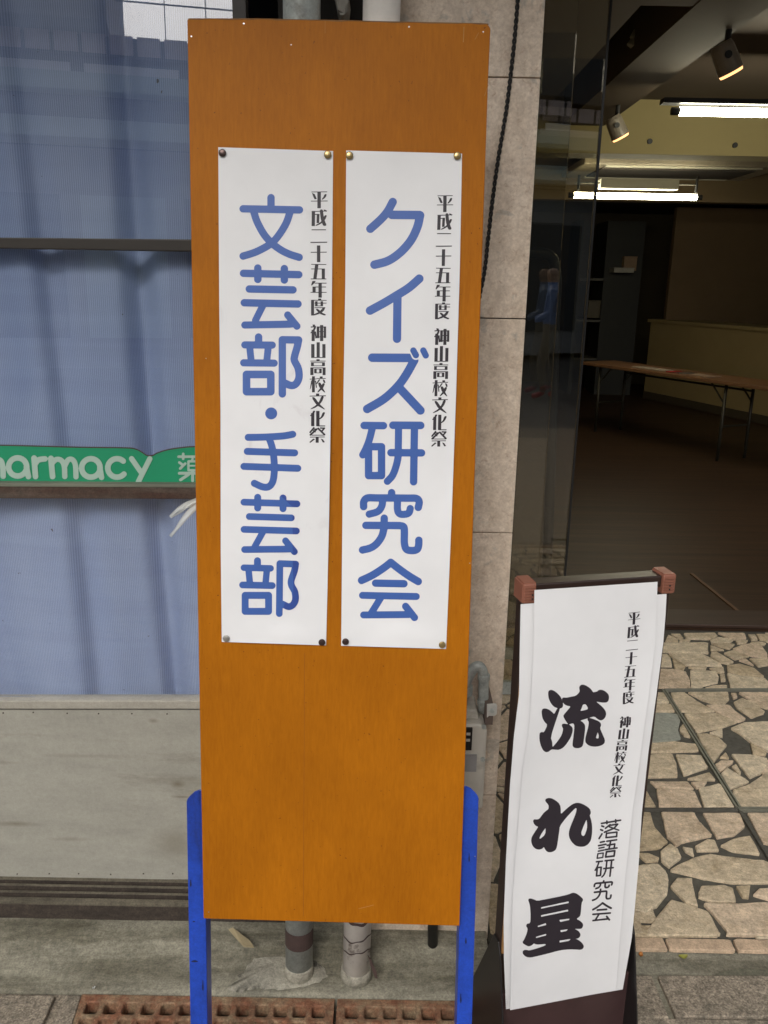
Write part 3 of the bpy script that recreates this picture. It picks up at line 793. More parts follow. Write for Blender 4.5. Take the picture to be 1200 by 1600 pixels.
struct(MB().box(XL - .1, GX1 + .1, .98, GY + .01, -.099, -.036).obj('drain_bed', plain('drain_silt', (.17, .14, .10), .95, .4, 40)))

# ------------------------------------------------------------------ pillar of limestone slabs
PY = 1.61
pil = empty('stone_pillar', (.1, 1.8, 0), 'beige limestone clad pillar standing between the curtained window and the glass entrance', 'pillar')
ptop = 2.97
pl_x0 = W(572, 10, PY).x; pr = [(848, 0), (842, 120), (817, 497), (802, 832), (789, 1050), (777, 1240), (766, 1470)]
prx = sum(W(x, y, PY).x for x, y in pr) / len(pr)
MB().box(pl_x0 + .004, prx - .004, PY + .012, 2.75, -.02, ptop).obj('core', M_ground, pil)
joints = [ptop] + [W(800, y, PY).z for y in (121, 498, 833, 1243)] + [.0]
for z1, z0 in zip(joints[:-1], joints[1:]):
    MB().box(pl_x0, prx, PY, PY + .03, z0 + .0010, z1 - .0010).obj('stone_slab', M_lime, pil, bevel=.0012)
    MB().box(prx - .029, prx + .001, PY + .0305, 2.75, z0 + .0010, z1 - .0010).obj('stone_slab', M_lime, pil, bevel=.0012)

# dark gap, shop wall above and beside the curtained door
wall = empty('shop_wall', (-.6, 1.9, 0), 'dark shop wall round the curtained door, behind the pipes', 'wall')
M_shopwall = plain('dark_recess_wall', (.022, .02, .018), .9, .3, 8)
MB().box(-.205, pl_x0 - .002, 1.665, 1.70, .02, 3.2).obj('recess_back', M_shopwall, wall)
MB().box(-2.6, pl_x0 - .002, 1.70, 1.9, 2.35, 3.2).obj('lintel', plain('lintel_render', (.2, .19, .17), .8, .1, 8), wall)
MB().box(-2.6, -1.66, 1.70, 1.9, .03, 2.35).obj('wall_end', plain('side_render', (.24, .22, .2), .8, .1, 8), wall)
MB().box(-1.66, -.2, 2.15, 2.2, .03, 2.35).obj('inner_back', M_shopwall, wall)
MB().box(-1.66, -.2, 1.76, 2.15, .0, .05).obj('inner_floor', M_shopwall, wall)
# unseen canopy above the frame, its front edge set to shade the board top
cano = MB().box(-4, 5, -.15, 1.6, 2.98, 3.06).obj('canopy', plain('canopy_sheet', (.35, .34, .32), .8, .1, 5))
tag(cano, 'unseen flat grey canopy slab added over the shop front to shade it', 'canopy')

# ------------------------------------------------------------------ sliding door with kick panel, rails and green film
DY = 1.70
door = empty('sliding_door', (-.9, DY, .05), 'old bronze framed sliding shop door with green pharmacy film and grey kick panel', 'door')
DX0, DX1 = -1.64, W(375, 10, DY).x
def hbar(name, yl0, yl1, yr0, yr1, ya, yb, m, parent=door, x1=None, bevel=.002):
    """bar between photo heights (left end at x=0: yl0..yl1, right end at x=300: yr0..yr1), depth ya..yb"""
    A, B, C_, D_ = W(0, yl0, ya), W(0, yl1, ya), W(300, yr0, ya), W(300, yr1, ya)
    f = lambda P, Q, x: P.z + (Q.z - P.z) * (x - P.x) / (Q.x - P.x)
    X1 = DX1 if x1 is None else x1
    q = []
    for x in (DX0, X1):
        q.append((x, f(A, C_, x), f(B, D_, x)))
    (xa, zt0, zb0), (xb, zt1, zb1) = q
    b3 = MB().hexa([(xa, ya, zb0), (xb, ya, zb1), (xb, yb, zb1), (xa, yb, zb0)], [(xa, ya, zt0), (xb, ya, zt1), (xb, yb, zt1), (xa, yb, zt0)])
    return b3.obj(name, m, parent, bevel=bevel)
hbar('transom_bar', 371, 388, 374, 393, DY - .012, DY + .02, M_bronze)
hbar('middle_rail', 758, 779, 760, 780, DY - .016, DY + .02, M_railw)
hbar('middle_rail', 755, 760.5, 757, 762, DY - .018, DY + .012, plain('grey_green_rail', (.16, .17, .13), .7, .3, 20, (.2, 1, 1)), bevel=.001)
hbar('sill_rail', 1095, 1108, 1095, 1108, DY - .012, DY + .02, M_sillm)
def stains_and_shade(m, blobs, colr):
    nt = m.node_tree; b = nt.nodes['Principled BSDF']; src = b.inputs['Base Color'].links[0].from_socket
    v = coords(nt); nz = nt.nodes.new('ShaderNodeTexNoise'); nz.inputs['Scale'].default_value = 12; nz.inputs['Detail'].default_value = 5
    nt.links.new(v, nz.inputs['Vector'])
    for (c, rx, rz, amt) in blobs:
        mp = nt.nodes.new('ShaderNodeMapping'); mp.vector_type = 'POINT'
        mp.inputs['Location'].default_value = (-c.x / rx, 0, -c.z / rz); mp.inputs['Scale'].default_value = (1 / rx, 0, 1 / rz); nt.links.new(v, mp.inputs[0])
        ln = nt.nodes.new('ShaderNodeVectorMath'); ln.operation = 'LENGTH'; nt.links.new(mp.outputs[0], ln.inputs[0])
        ad = nt.nodes.new('ShaderNodeMath'); ad.operation = 'MULTIPLY_ADD'; ad.inputs[1].default_value = 1.4; nt.links.new(nz.outputs[0], ad.inputs[0]); nt.links.new(ln.outputs['Value'], ad.inputs[2])
        k = ramp(nt, ad.outputs[0], [(.55, (amt,) * 3), (1.0, G0)], True) if False else None
        mr = nt.nodes.new('ShaderNodeMapRange'); mr.inputs['From Min'].default_value = .7; mr.inputs['From Max'].default_value = 1.7
        mr.inputs['To Min'].default_value = amt; mr.inputs['To Max'].default_value = 0; nt.links.new(ad.outputs[0], mr.inputs['Value'])
        src = mixc(nt, mr.outputs[0], src, colr)
    nt.links.new(src, b.inputs['Base Color'])
stains_and_shade(M_kick, [(W(25, 1286, DY), .085, .010, .75), (W(278, 1224, DY), .022, .012, .8), (W(285, 1244, DY), .03, .004, .8), (W(285, 1318, DY), .11, .055, .42),  # smudges, plus one wide blob near the board leg: dark shade put into the colour
                (W(240, 1125, DY), .016, .007, .6), (W(130, 1180, DY), .12, .007, .35), (W(110, 1310, DY), .06, .008, .4), (W(0, 1190, DY), .09, .006, .3)], (.15, .125, .085))
kick = 0
kp = hbar('kick_panel', 1109, 1374, 1109, 1374, DY - .003, DY + .015, M_kick, bevel=0)
nl = MB()
for x, y in [(52, 1113), (105, 1114.5), (154, 1115), (206, 1115), (261, 1115.5), (27, 1365.5), (77, 1365), (123, 1365), (173, 1366), (224, 1365), (270, 1365), (-10, 1365), (5, 1114)]:
    c = W(x, y, DY - .003); MB().tube([c, c + Vector((0, -.0016, 0))], [.0019, .0013], 8).obj('nail', M_tape, kp)
pass
sb = MB().box(DX1 - .012, DX1 + .012, DY - .012, DY + .02, .05, 2.3).obj('stile', M_bronze, door)
MB().box(DX0 - .015, DX0 + .01, DY - .0121, DY + .02, .05, 2.3).obj('stile', M_bronze, door)
MB().box(DX0 + .012, DX1 - .013, DY + .004, DY + .008, W(0, 1090, DY).z, 2.28).obj('glass_pane', M_winglass, door)
# wavy edged green film with the lettering
top = [(-130, 696), (0, 696), (120, 699), (195, 700), (212, 702), (222, 707), (229, 711.5), (238, 712), (246, 708), (262, 703), (285, 699.5), (310, 698), (380, 698)]
tp = catmull(top, 5)
FY = DY + .0025
V = []; n = len(tp)
for q in tp:
    w1 = W(q[0], q[1], FY); w0 = W(q[0], 757.5 + q[0] * .009, FY); w0.x = w1.x
    V += [w0, w1]
film = mesh_obj('green_film', V, [(2 * i, 2 * i + 2, 2 * i + 3, 2 * i + 1) for i in range(n - 1)], M_green, door)
SF = lambda pts, lift: on_plane(pts[:, 0], pts[:, 1], np.array([0, FY - .0012, 0.]), np.array([0, 1., 0]))
lettering('lettering', [(PHARM, 3, crop(0, 680, 3.871)), (KUSURI, 2, crop(0, 680, 3.871))], SF, M_pale, film)
# dark seam line above the film
V = []
for q in tp:
    w1 = W(q[0], q[1] - 1.3, FY - .0004); w0 = W(q[0], q[1] + .8, FY - .0004); V += [w0, w1]
mesh_obj('film_edge', V, [(2 * i, 2 * i + 2, 2 * i + 3, 2 * i + 1) for i in range(n - 1)], M_tape, film)

# door track below
prof = [(1.745, .03), (1.745, .056), (1.686, .056), (1.686, .036), (1.676, .036), (1.676, .054), (1.668, .054), (1.668, .032), (1.658, .032), (1.658, .050), (1.650, .050), (1.650, .030), (1.641, .030), (1.641, .046), (1.628, .046), (1.628, .040), (1.624, .040), (1.624, .0)]
zo = W(150, 1377, 1.686).z - .056
v, f = profile_x([(y, max(.02, z + zo)) for y, z in prof], -2.4, -.205)
fm_ = [1 if (prof[i][1] < .0375 or prof[i + 1][1] < .0375) else 0 for i in range(len(prof) - 1)]  # low-lying faces of the track take the darker brown
tag(mesh_obj('door_track', v, f, None, mats=[M_railm, plain('dark_brown_groove', (.045, .034, .026), .9, .4, 40, (.3, 1, 1), grit=.35)], fm=fm_), 'weathered grooved track the curtained sliding door runs in, on the concrete step', 'door track')

# curtain behind the glass
NX, NZ = 420, 60
folds = [(W(x, 250, DY).x, a, w) for x, a, w in [(-70, .022, .03), (24, .026, .014), (104, .006, .04), (170, .042, .013), (178, .02, .04), (300, .014, .04), (-160, .03, .04), (-240, .03, .04)]]
V = []
for j in range(NZ + 1):
    tz = j / NZ; z = .5 + 1.8 * tz
    for i in range(NX + 1):
        x = DX0 + (DX1 - DX0) * i / NX
        y = 0
        for k, (fx, a, w) in enumerate(folds):
            xx = x - fx - .055 * (1 - tz) * (1 if k % 2 else .3) - .006 * math.sin(5 * tz + k)
            y += a * (math.exp(-(xx / (w * 1.6)) ** 2 if xx < 0 else -(xx / (w * 2.6)) ** 2)) 
        y += .007 * math.sin(x * 19 + 1.3 * math.sin(tz * 4)) + .0025 * math.sin(x * 41 + tz * 3)
        V.append((x, 1.73 + y, z))
Fc = [(j * (NX + 1) + i, j * (NX + 1) + i + 1, (j + 1) * (NX + 1) + i + 1, (j + 1) * (NX + 1) + i) for j in range(NZ) for i in range(NX)]
cu = mesh_obj('curtain', V, Fc, M_curtain, smooth=True)
arc = [0.0]; j0 = NZ // 2 * (NX + 1)
for i in range(NX): arc.append(arc[-1] + math.hypot(V[j0 + i + 1][0] - V[j0 + i][0], V[j0 + i + 1][1] - V[j0 + i][1]))
uvl = cu.data.uv_layers.new(name='cloth')
for lp in cu.data.loops: uvl.data[lp.index].uv = (arc[lp.vertex_index % (NX + 1)], V[lp.vertex_index][2])
tag(cu, 'faded blue ribbed curtain hanging in folds behind the shop door glass', 'curtain')

# ------------------------------------------------------------------ pipes, cable, meter
PIY = G(470, 1526, .018).y + .022
def pipe(name, px0, px1, Y, r, m, label, group=None, zb=0.0, zt=2.97):
    a, b3 = W(*px0, Y), W(*px1, Y)
    d = (b3 - a) / (b3.z - a.z)
    bot = a + d * (zb - a.z); topp = a + d * (zt - a.z)
    root = empty(name, bot, label, 'pipe', group)
    MB().tube([bot.lerp(topp, k / 4) for k in range(5)], r, 32).obj('tube', m, root, smooth=True)
    return root, a, d
g_, ga, gd = pipe('downpipe', (467.5, 1480), (471.5, 5), PIY, .0300, M_galv, 'grey galvanised downpipe with a brown tape band, behind the orange board', 'pipes down the front of the pillar', -.02)
for y0, y1 in ((1463, 1488),):
    z1, z0 = W(467, y0, PIY - .03).z, W(467, y1, PIY - .03).z
    MB().tube([ga + gd * (z0 - ga.z), ga + gd * (z1 - ga.z)], .0306, 32).obj('tape_band', M_tape, g_, smooth=False)
b_ = ga + gd * (.0 - ga.z)
MB().tube([b_ + Vector((0, 0, -.01)), b_ + Vector((0, 0, .03)), b_ + Vector((0, 0, .034))], [.033, .0315, .0303], 32).obj('foot_collar', M_collar, g_, smooth=True)
w_, wa, wd = pipe('downpipe', (557.5, 1480), (596.5, 5), PIY, .0300, M_pvc, 'white painted pipe with peeling black banded tape, second pipe behind the orange board', 'pipes down the front of the pillar', -.02)
for (y0, t_) in ((1473, .0035), (1493, .003), (1446, .008)):
    V = []; ns = 40; z = W(557, y0, PIY - .03).z; c = wa + wd * (z - wa.z)
    for k in range(ns):
        an = 2 * math.pi * k / ns
        o_ = .004 * math.sin(2 * an + y0) + .0018 * math.sin(7 * an)
        for s_ in (0, t_ + .001 * math.sin(5 * an)):
            V.append((c.x + .0306 * math.cos(an), c.y + .0306 * math.sin(an), c.z + o_ + s_))
    mesh_obj('tape_band', V, [(2 * k, 2 * ((k + 1) % ns), 2 * ((k + 1) % ns) + 1, 2 * k + 1) for k in range(ns)], M_tape, w_)
b_ = wa + wd * (.0 - wa.z)
MB().tube([b_, b_ + Vector((0, 0, .022)), b_ + Vector((0, 0, .026))], [.036, .033, .0303], 32).obj('foot_collar', M_collar, w_, smooth=True)
# peeled flake of tape
q = [W(x, y, PIY - .026) for x, y in [(575, 1493), (580, 1500), (589, 1520), (590, 1529), (586, 1528), (580, 1512)]]
MB().hexa([v + Vector((0, .001, 0)) for v in q], q).obj('peeling_strip', M_tape, w_)
s_, sa, sdv = pipe('conduit', (676, 1470), (678, 1300), 1.57, .0115, M_black, 'thin black conduit ending in the cement beside the right blue leg', None, .0, 1.0)
# crumpled bag stuffed between the pipes at the top
q = [W(x, y, 1.545) for x, y in [(523, -120), (519, -60), (521, -10), (525, 8), (528, 24), (537, 34), (545, 24), (547, 8), (540, -30), (545, -120)]]
qq = [v + Vector((0, -.022 + .01 * math.sin(i * 2.1), 0)) for i, v in enumerate(q)]
tag(MB().hexa([v + Vector((0, .03, 0)) for v in q], qq).obj('cloth_scrap', plain('grey_cloth', (.26, .25, .22), .8, .2, 40, bmp=.6), bevel=.006), 'small crumpled grey cloth tucked between the two downpipes', 'cloth')

# twisted cable on the pillar
cp_ = catmull([(812, -260), (812, -40), (809, 0), (803, 70), (792, 165), (779, 245), (770, 310), (763, 372), (757, 425), (748, 470), (733, 560), (722, 700), (715, 860), (712, 1000)], 14)
pts = [W(q[0], q[1], PY - .007) for q in cp_]
cable = MB()
fine = []
for a, b3 in zip(pts[:-1], pts[1:]):
    n = max(1, int((b3 - a).length / .0016))
    fine += [a.lerp(b3, k / n) for k in range(n)]
for ph in (0, math.pi):
    L = 0; hp = []
    for i, q in enumerate(fine):
        if i: L += (q - fine[i - 1]).length
        an = L * 2 * math.pi / .021 + ph
        hp.append(q + Vector((math.cos(an) * .0021, math.sin(an) * .0021, 0)))
    cable.tube(hp, .0020, 6)
tag(cable.obj('twisted_cable', M_black, smooth=True), 'thin black twisted cable running down the face of the beige pillar', 'cable')

# gas meter beside the pillar foot
MYf = 1.505
mt = empty('gas_meter', W(740, 1240, MYf), 'off white gas meter with grey inlet pipes, low on the pillar beside the orange board', 'gas meter')
A = W(762, 1133, MYf); Bq = W(757, 1262, MYf); x1m = A.x; z1m = A.z; z0m = Bq.z - .005; x0m = x1m - .16
q = [(x0m, z0m), (x1m, z0m), (x1m, z1m - .012), (x1m - .012, z1m), (x0m + .012, z1m), (x0m, z1m - .012)]
MB().hexa([(x, MYf, z) for x, z in q], [(x, MYf + .09, z) for x, z in q]).obj('casing', M_meter, mt, bevel=.006, seg=3)
q2 = [(x0m + .01, z1m), (x1m - .014, z1m), (x1m - .02, z1m + .022), (x0m + .02, z1m + .022)]
MB().hexa([(x, MYf + .02, z) for x, z in q2], [(x, MYf + .085, z) for x, z in q2]).obj('top_cover', M_meter, mt, bevel=.004)
d0, d1 = W(738, 1136, MYf), W(738, 1170, MYf)
ps = MB().box(x0m + .03, d0.x, MYf - .006, MYf - .001, d1.z, d0.z).obj('display_window', M_black, mt)
dg = MB(); 
for k in range(2):
    zc = d0.z - .012 - k * .014; dg.box(d0.x - .012, d0.x - .004, MYf - .0072, MYf - .0062, zc - .003, zc + .003)
dg.obj('dial_marks', M_meter, ps)
MB().box(x0m + .02, d0.x + .012, MYf - .005, MYf - .0008, d1.z - .05, d1.z - .012).obj('rating_plate', plain('plate', (.3, .3, .3), .5), mt)
for (x, y) in ((756, 1135), (754, 1186)):
    c = W(x, y, MYf - .001); MB().tube([c, c + Vector((0, -.003, 0))], .0048, 14).obj('screw', M_galv, mt)
u = [W(x, y, 1.535) for x, y in [(722, 1096), (726, 1075), (733, 1055), (743, 1042), (751, 1043), (755.5, 1056), (755.5, 1075), (755, 1112)]]
u = [Vector((q[0], q[1], q[2])) for q in catmull([tuple(v) for v in u], 6)]
MB().tube(u, [.0105] * len(u), 20).obj('inlet_pipe', M_galv, mt, smooth=True)
for px, py, r_, h_ in ((755.5, 1062, .0125, .012), (727, 1085, .0145, .02), (755, 1100, .0125, .01)):
    c = W(px, py, 1.535); MB().tube([c, c + Vector((0, 0, h_))], r_, 20).obj('pipe_nut', M_galv, mt, bevel=.001)
q = [W(x, y, 1.50) for x, y in [(761, 1101), (775, 1100), (777, 1103), (776, 1116), (773, 1119), (764, 1119), (761, 1122)]]
br_ = MB().hexa([v + Vector((0, .004, 0)) for v in q], q).obj('wall_bracket', plain('white_bracket', (.5, .5, .47), .4), mt, bevel=.001)
c = W(768.5, 1110, 1.4995); MB().tube([c, c + Vector((0, -.004, 0))], .0045, 6).obj('bolt', M_galv, br_)
MB().box(c.x - .012, c.x + .004, 1.5045, PY - .001, c.z - .035, c.z + .008).obj('bracket_arm', plain('rusty_arm', (.12, .09, .075), .8, .3), br_)

# ------------------------------------------------------------------ glass entrance and the room behind
MB_ = MB
Y1, Y2 = 2.80, 3.10
def pane(name, x0, x1, Y, label, edge=True):
    r_ = empty(name, (x1, Y, 0), label, 'glass door', 'glass panes of the entrance')
    MB().box(x0, x1, Y, Y + .01, .06, 2.9).obj('glass_pane', M_showglass, r_)
    if edge: MB().box(x1 + .0005, x1 + .008, Y - .004, Y + .014, .02, 2.9).obj('edge_seal', M_black, r_)
    MB().box(x0, x1 - .001, Y - .008, Y + .018, .013, .06).obj('bottom_rail', M_galv, r_)
    return r_
pane('fixed_glass', prx + .001, sum(W(x, y, Y1).x for x, y in ((897, 100), (870, 480), (843, 900))) / 3, Y1, 'narrow fixed glass pane reflecting the street, right against the pillar', False)
pane('sliding_glass', prx + .002, sum(W(x, y, Y2).x for x, y in ((954, 0), (913, 500), (880, 900))) / 3, Y2, 'dark glass door leaf with black edge seal, standing open behind the fixed pane')
RX0, RX1, RY0, RY1 = .30, 6.2, 3.44, 13.0
z_thr = PZ
struct(MB().box(.27, RX1, 3.44, RY1, -.08, PZ + .004).obj('interior_floor', M_floor))
th = MB().box(.27, 3.4, 3.44, 3.62, PZ + .0045, PZ + .022).obj('threshold', plain('threshold_wood', (.045, .024, .016), .5, .3, 14, (.3, 2, 1)), bevel=.004)
tag(th, 'dark reddish brown wooden threshold between the stone porch and the room', 'threshold')
a, b3 = G(1080, 897, PZ + .005), G(1168, 968, PZ + .005)
d = (b3 - a).normalized(); n = Vector((-d.y, d.x, 0)) * .008
tag(MB().hexa([a - n, b3 - n, b3 + n, a + n], [v + Vector((0, 0, .006)) for v in (a - n, b3 - n, b3 + n, a + n)]).obj('floor_strip', plain('brass_strip', (.12, .062, .03), .6, .2, 30)), 'thin brass coloured strip let into the dark wooden floor', 'floor strip')

room = empty('gallery_room', (3, 8, 0), 'dim gallery room with yellowish beams and brown walls seen through the entrance', 'room')
MB().box(RX0 - .1, RX0, 2.75, RY1, PZ, 3.1).obj('side_wall', plain('brown_side_wall', (.30, .22, .12), .7, .1, 3, bmp=0), room)
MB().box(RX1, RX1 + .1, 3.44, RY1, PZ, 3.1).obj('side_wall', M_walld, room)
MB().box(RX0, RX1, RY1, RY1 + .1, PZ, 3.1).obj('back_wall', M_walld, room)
zc = 2.55
# front part of the ceiling: low soffit left, dark recess, low beam running inwards, recess on the right
MB().box(RX0, .98, 2.6, 6.3, zc, 3.2).obj('ceiling_panel', M_ceil, room)
MB().box(.98, 1.19, 2.6, 3.72, zc + .001, 3.2).obj('ceiling_panel', M_ceil, room)
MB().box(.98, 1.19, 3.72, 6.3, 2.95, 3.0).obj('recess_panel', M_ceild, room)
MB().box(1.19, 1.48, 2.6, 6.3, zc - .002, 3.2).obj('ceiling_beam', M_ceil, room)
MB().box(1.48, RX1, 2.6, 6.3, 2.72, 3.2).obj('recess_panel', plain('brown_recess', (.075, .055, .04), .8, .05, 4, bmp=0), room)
zb_, zt_ = W(1060, 242, 6.3).z, W(1060, 168, 6.3).z
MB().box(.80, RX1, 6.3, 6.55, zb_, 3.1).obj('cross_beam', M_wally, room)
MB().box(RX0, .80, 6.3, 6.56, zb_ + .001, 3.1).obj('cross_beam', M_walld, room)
MB().box(RX0, RX1, 6.56, 9.0, 2.62, 3.1).obj('ceiling_panel', plain('rear_ceiling', (.16, .13, .09), .8, .05, 4, bmp=0), room)
zb2 = W(1000, 314, 9.0).z
MB().box(RX0, RX1, 9.0, 9.2, zb2, 3.1).obj('cross_beam', plain('rear_beam', (.17, .12, .06), .8, .05, 4, bmp=0), room)
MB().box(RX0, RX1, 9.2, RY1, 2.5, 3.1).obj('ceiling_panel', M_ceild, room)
for x, y in ((1015, 221), (1148, 227)):
    c = W(x, y, 6.299); MB().tube([c, c + Vector((0, -.012, 0))], .018, 14).obj('wall_plug', M_black, room)
# brown partition on the right, grey-black cupboard opening on the left
pa, pb = W(1040, 500, 11.2), W(1240, 500, 11.2)
part = MB().box(pa.x, RX1, 11.2, 11.3, PZ, 2.45).obj('partition', plain('brown_partition', (.17, .11, .055), .7, .08, 3, bmp=0))
tag(part, 'tall plain brown partition wall behind the cream counter', 'partition')
# cream L-shaped counter
c0, c1 = G(1005, 622, PZ), G(1215, 668, PZ)
dd = (c1 - c0).normalized(); c1 = c1 + dd * 1.2; nn = Vector((-dd.y, dd.x, 0)) * .5
if nn.y < 0: nn = -nn
zt = 1.02
ct = empty('counter', c0, 'cream fronted counter with a thin top ledge at the back of the room', 'counter')
q = [c0, c1, c1 + nn, c0 + nn]
MB().hexa([Vector((v.x, v.y, PZ + .08)) for v in q], [Vector((v.x, v.y, zt)) for v in q]).obj('front_panel', M_counter, ct)
q = [c0 - nn * .06 - dd * .03, c1 - nn * .06, c1 + nn * 1.02, c0 + nn * 1.02 - dd * .03]
MB().hexa([Vector((v.x, v.y, zt + .001)) for v in q], [Vector((v.x, v.y, zt + .04)) for v in q]).obj('counter_top', M_counter, ct)
q = [c0 - nn * .03, c1 - nn * .03, c1, c0]
MB().hexa([Vector((v.x, v.y, PZ + .005)) for v in q], [Vector((v.x, v.y, PZ + .10)) for v in q]).obj('plinth', M_walld, ct)

# shelf unit in the dark corner left of the partition
sx0, sx1 = W(905, 450, 11.6).x, W(1000, 450, 11.6).x
sh = empty('shelf_unit', ((sx0 + sx1) / 2, 11.8, 0), 'dark grey shelf unit with boxes in the far left corner of the room', 'shelf')
M_dk = plain('dark_grey_shelf', (.022, .022, .020), .6, .1, 10, bmp=0)
MB().box(sx1 - .5, sx1, 11.6, 12.2, PZ, 2.3).obj('cabinet_side', M_dk, sh)
for yy in (435, 500, 560):
    z = W(940, yy, 11.6).z; MB().box(sx0, sx1 - .502, 11.6, 12.2, z - .03, z).obj('shelf_board', plain('shelf_edge', (.08, .075, .06), .5), sh)
MB().box(sx0 - .05, sx0, 11.6, 12.2, PZ, 2.3).obj('cabinet_side', M_dk, sh)
def crate(px, py, w, h, Y, c, label, nm='cardboard_box'):
    k = W(px, py, Y); o = MB()
    o.box(k.x - w / 2, k.x + w / 2, Y, Y + .3, k.z, k.z + h); o.box(k.x - w / 2 - .004, k.x + w / 2 + .004, Y - .004, Y + .3, k.z + h, k.z + h + .012)
    tag(o.obj(nm, plain('box_card', c, .7, .1, 10, bmp=0), bevel=.004), label, 'box')
z435 = W(940, 435, 11.6).z
crate(984, 423, .17, .17, 11.5, (.30, .20, .13), 'small light brown box standing on the topmost shelf level of the dark unit')
crate(975, 426, .26, .05, 11.35, (.42, .40, .36), 'flat white box lid lying below the small light brown box', 'white_box')
crate(936, 497, .32, .22, 11.65, (.13, .11, .08), 'larger dull brown box on the lower shelf of the dark unit')

# folding table
tb = empty('folding_table', G(1110, 720, PZ), 'long narrow folding table with brown top and dark metal legs in the room', 'table')
L0, L1 = G(1112, 722, PZ), G(1170, 716, PZ)
R0, R1 = G(922, 676, PZ), G(976, 671, PZ)
ht = .715
ax = (L0 - R0).normalized(); ctrA, ctrB = (R0 + R1) / 2, (L0 + L1) / 2
ax = (ctrB - ctrA).normalized(); nx_ = Vector((-ax.y, ax.x, 0)); hw = .23
e0, e1 = ctrA - ax * .25, ctrB + ax * .75
def slab(a, b3, hw_, z0, z1):
    q = [a - nx_ * hw_, b3 - nx_ * hw_, b3 + nx_ * hw_, a + nx_ * hw_]
    return [Vector((v.x, v.y, z0)) for v in q], [Vector((v.x, v.y, z1)) for v in q]
MB().hexa(*slab(e0, e1, hw, ht - .03, ht)).obj('table_top', M_table, tb, bevel=.004)
up = Vector((0, 0, 1))
for c, s_ in ((ctrA, 1), (ctrB, -1)):
    for k in (-1, 1):
        f_ = c + nx_ * (.17 * k)
        lg = MB().tube([Vector((f_.x, f_.y, PZ + .006)), Vector((f_.x, f_.y, ht - .035))], .014, 10).obj('leg', M_leg, tb, smooth=True)
    a_, b4 = c + nx_ * .17, c - nx_ * .17
    MB().tube([Vector((a_.x, a_.y, .32)), Vector((b4.x, b4.y, .32))], .009, 8).obj('stretcher', M_leg, tb)
    for k in (-1, 1):
        f_ = c + nx_ * (.17 * k)
        MB().tube([Vector((f_.x, f_.y, .52)), Vector((f_.x, f_.y, ht - .035)) + ax * (.16 * s_)], .008, 8).obj('brace', M_leg, tb)
MB().tube([ctrA + up * .60 + nx_ * .17, ctrB + up * .60 + nx_ * .17], .010, 8).obj('side_rail', M_leg, tb)
def leaflet(px, py, c, label, w=.12):
    k = W(px, py, 7.8); d_ = (k - Vector(EYE)).normalized(); t_ = (ht + .004 - H) / d_.z
    t0 = (k - ctrA).dot(ax); p_ = ctrA + ax * (t0) - nx_ * .05
    q = [p_ + ax * w + nx_ * .07, p_ - ax * w + nx_ * .07, p_ - ax * w - nx_ * .09, p_ + ax * w - nx_ * .09]
    tag(MB().hexa([Vector((v.x, v.y, ht + .001)) for v in q], [Vector((v.x, v.y, ht + .007)) for v in q]).obj('leaflet', plain('leaflet_paper', c, .6, .1, 20, bmp=0)), label, 'leaflet', 'leaflets on the folding table')
leaflet(950, 556, (.35, .28, .22), 'pale leaflet at the left end of the folding table', .2)
leaflet(1072, 566, (.45, .03, .03), 'red leaflet in the middle of the folding table', .08)
leaflet(1100, 568, (.5, .48, .42), 'white leaflet right beside the red one on the folding table', .09)
leaflet(1165, 575, (.3, .2, .14), 'brown leaflet towards the right end of the folding table', .16)

# fluorescent lamps
def tube_lamp(a, b3, r, label, fixture=True):
    L = empty('fluorescent_lamp', (a + b3) / 2, label, 'ceiling lamp', 'fluorescent lamps of the room')
    d_ = (b3 - a).normalized()
    MB().tube([a, b3], r, 16).obj('tube', M_tube, L, smooth=True)
    MB().tube([a - d_ * .045, a - d_ * .001], r * .9, 12).obj('end_cap', M_black, L)
    MB().tube([b3 + d_ * .001, b3 + d_ * .045], r * .9, 12).obj('end_cap', M_black, L)
    if fixture:
        m0, m1 = a.lerp(b3, .2), a.lerp(b3, .83)
        o = MB(); o.box(m0.x, m1.x, m0.y - .05, m0.y + .05, m0.z + .055, m0.z + .13); o.obj('ballast_housing', M_fix, L)
        for k in (.03, .99):
            e = a.lerp(b3, k); o = MB().tube([e + up * .04, e + up * .16], .012, 8).obj('holder', M_black, L)
        MB().tube([a + up * .1, b3 + up * .1], .007, 8).obj('rod', M_leg, L)
    else:
        o = MB(); o.box(a.x - .10, b3.x + .06, a.y - .04, a.y + .04, a.z + .035, a.z + .06); o.obj('ballast_housing', M_black, L)
    return L
a, b3 = W(897, 305, 7.5), W(1088, 311, 7.5); b3.z = a.z
tube_lamp(a, b3, .024, 'lit fluorescent tube under the air conditioner, hanging lower at the back of the room')
a = W(1062, 174, 4.9); b3 = a + Vector((1.2, 0, 0))
tube_lamp(a, b3, .022, 'lit fluorescent tube near the yellow beam, cut by the right edge of the photo', False)
# ceiling air conditioner
ac = empty('ceiling_air_conditioner', W(1000, 270, 8.2), 'flat ceiling air conditioner grille above the rear fluorescent tube', 'air conditioner')
z = 2.53; x0, x1 = 1.68, 3.45
MB().box(x0, x1, 7.75, 8.75, z - .04, z + .018).obj('frame', plain('ac_frame', (.30, .26, .19), .5, bmp=0), ac, bevel=.01)
MB().box(x0 + .2, x1 - .2, 7.95, 8.55, z - .055, z - .041).obj('grille', M_ceild, ac)
for yy in (7.84, 8.64):
    MB().box(x0 + .2, x1 - .2, yy - .025, yy + .025, z - .052, z - .041).obj('louvre', M_fix, ac)

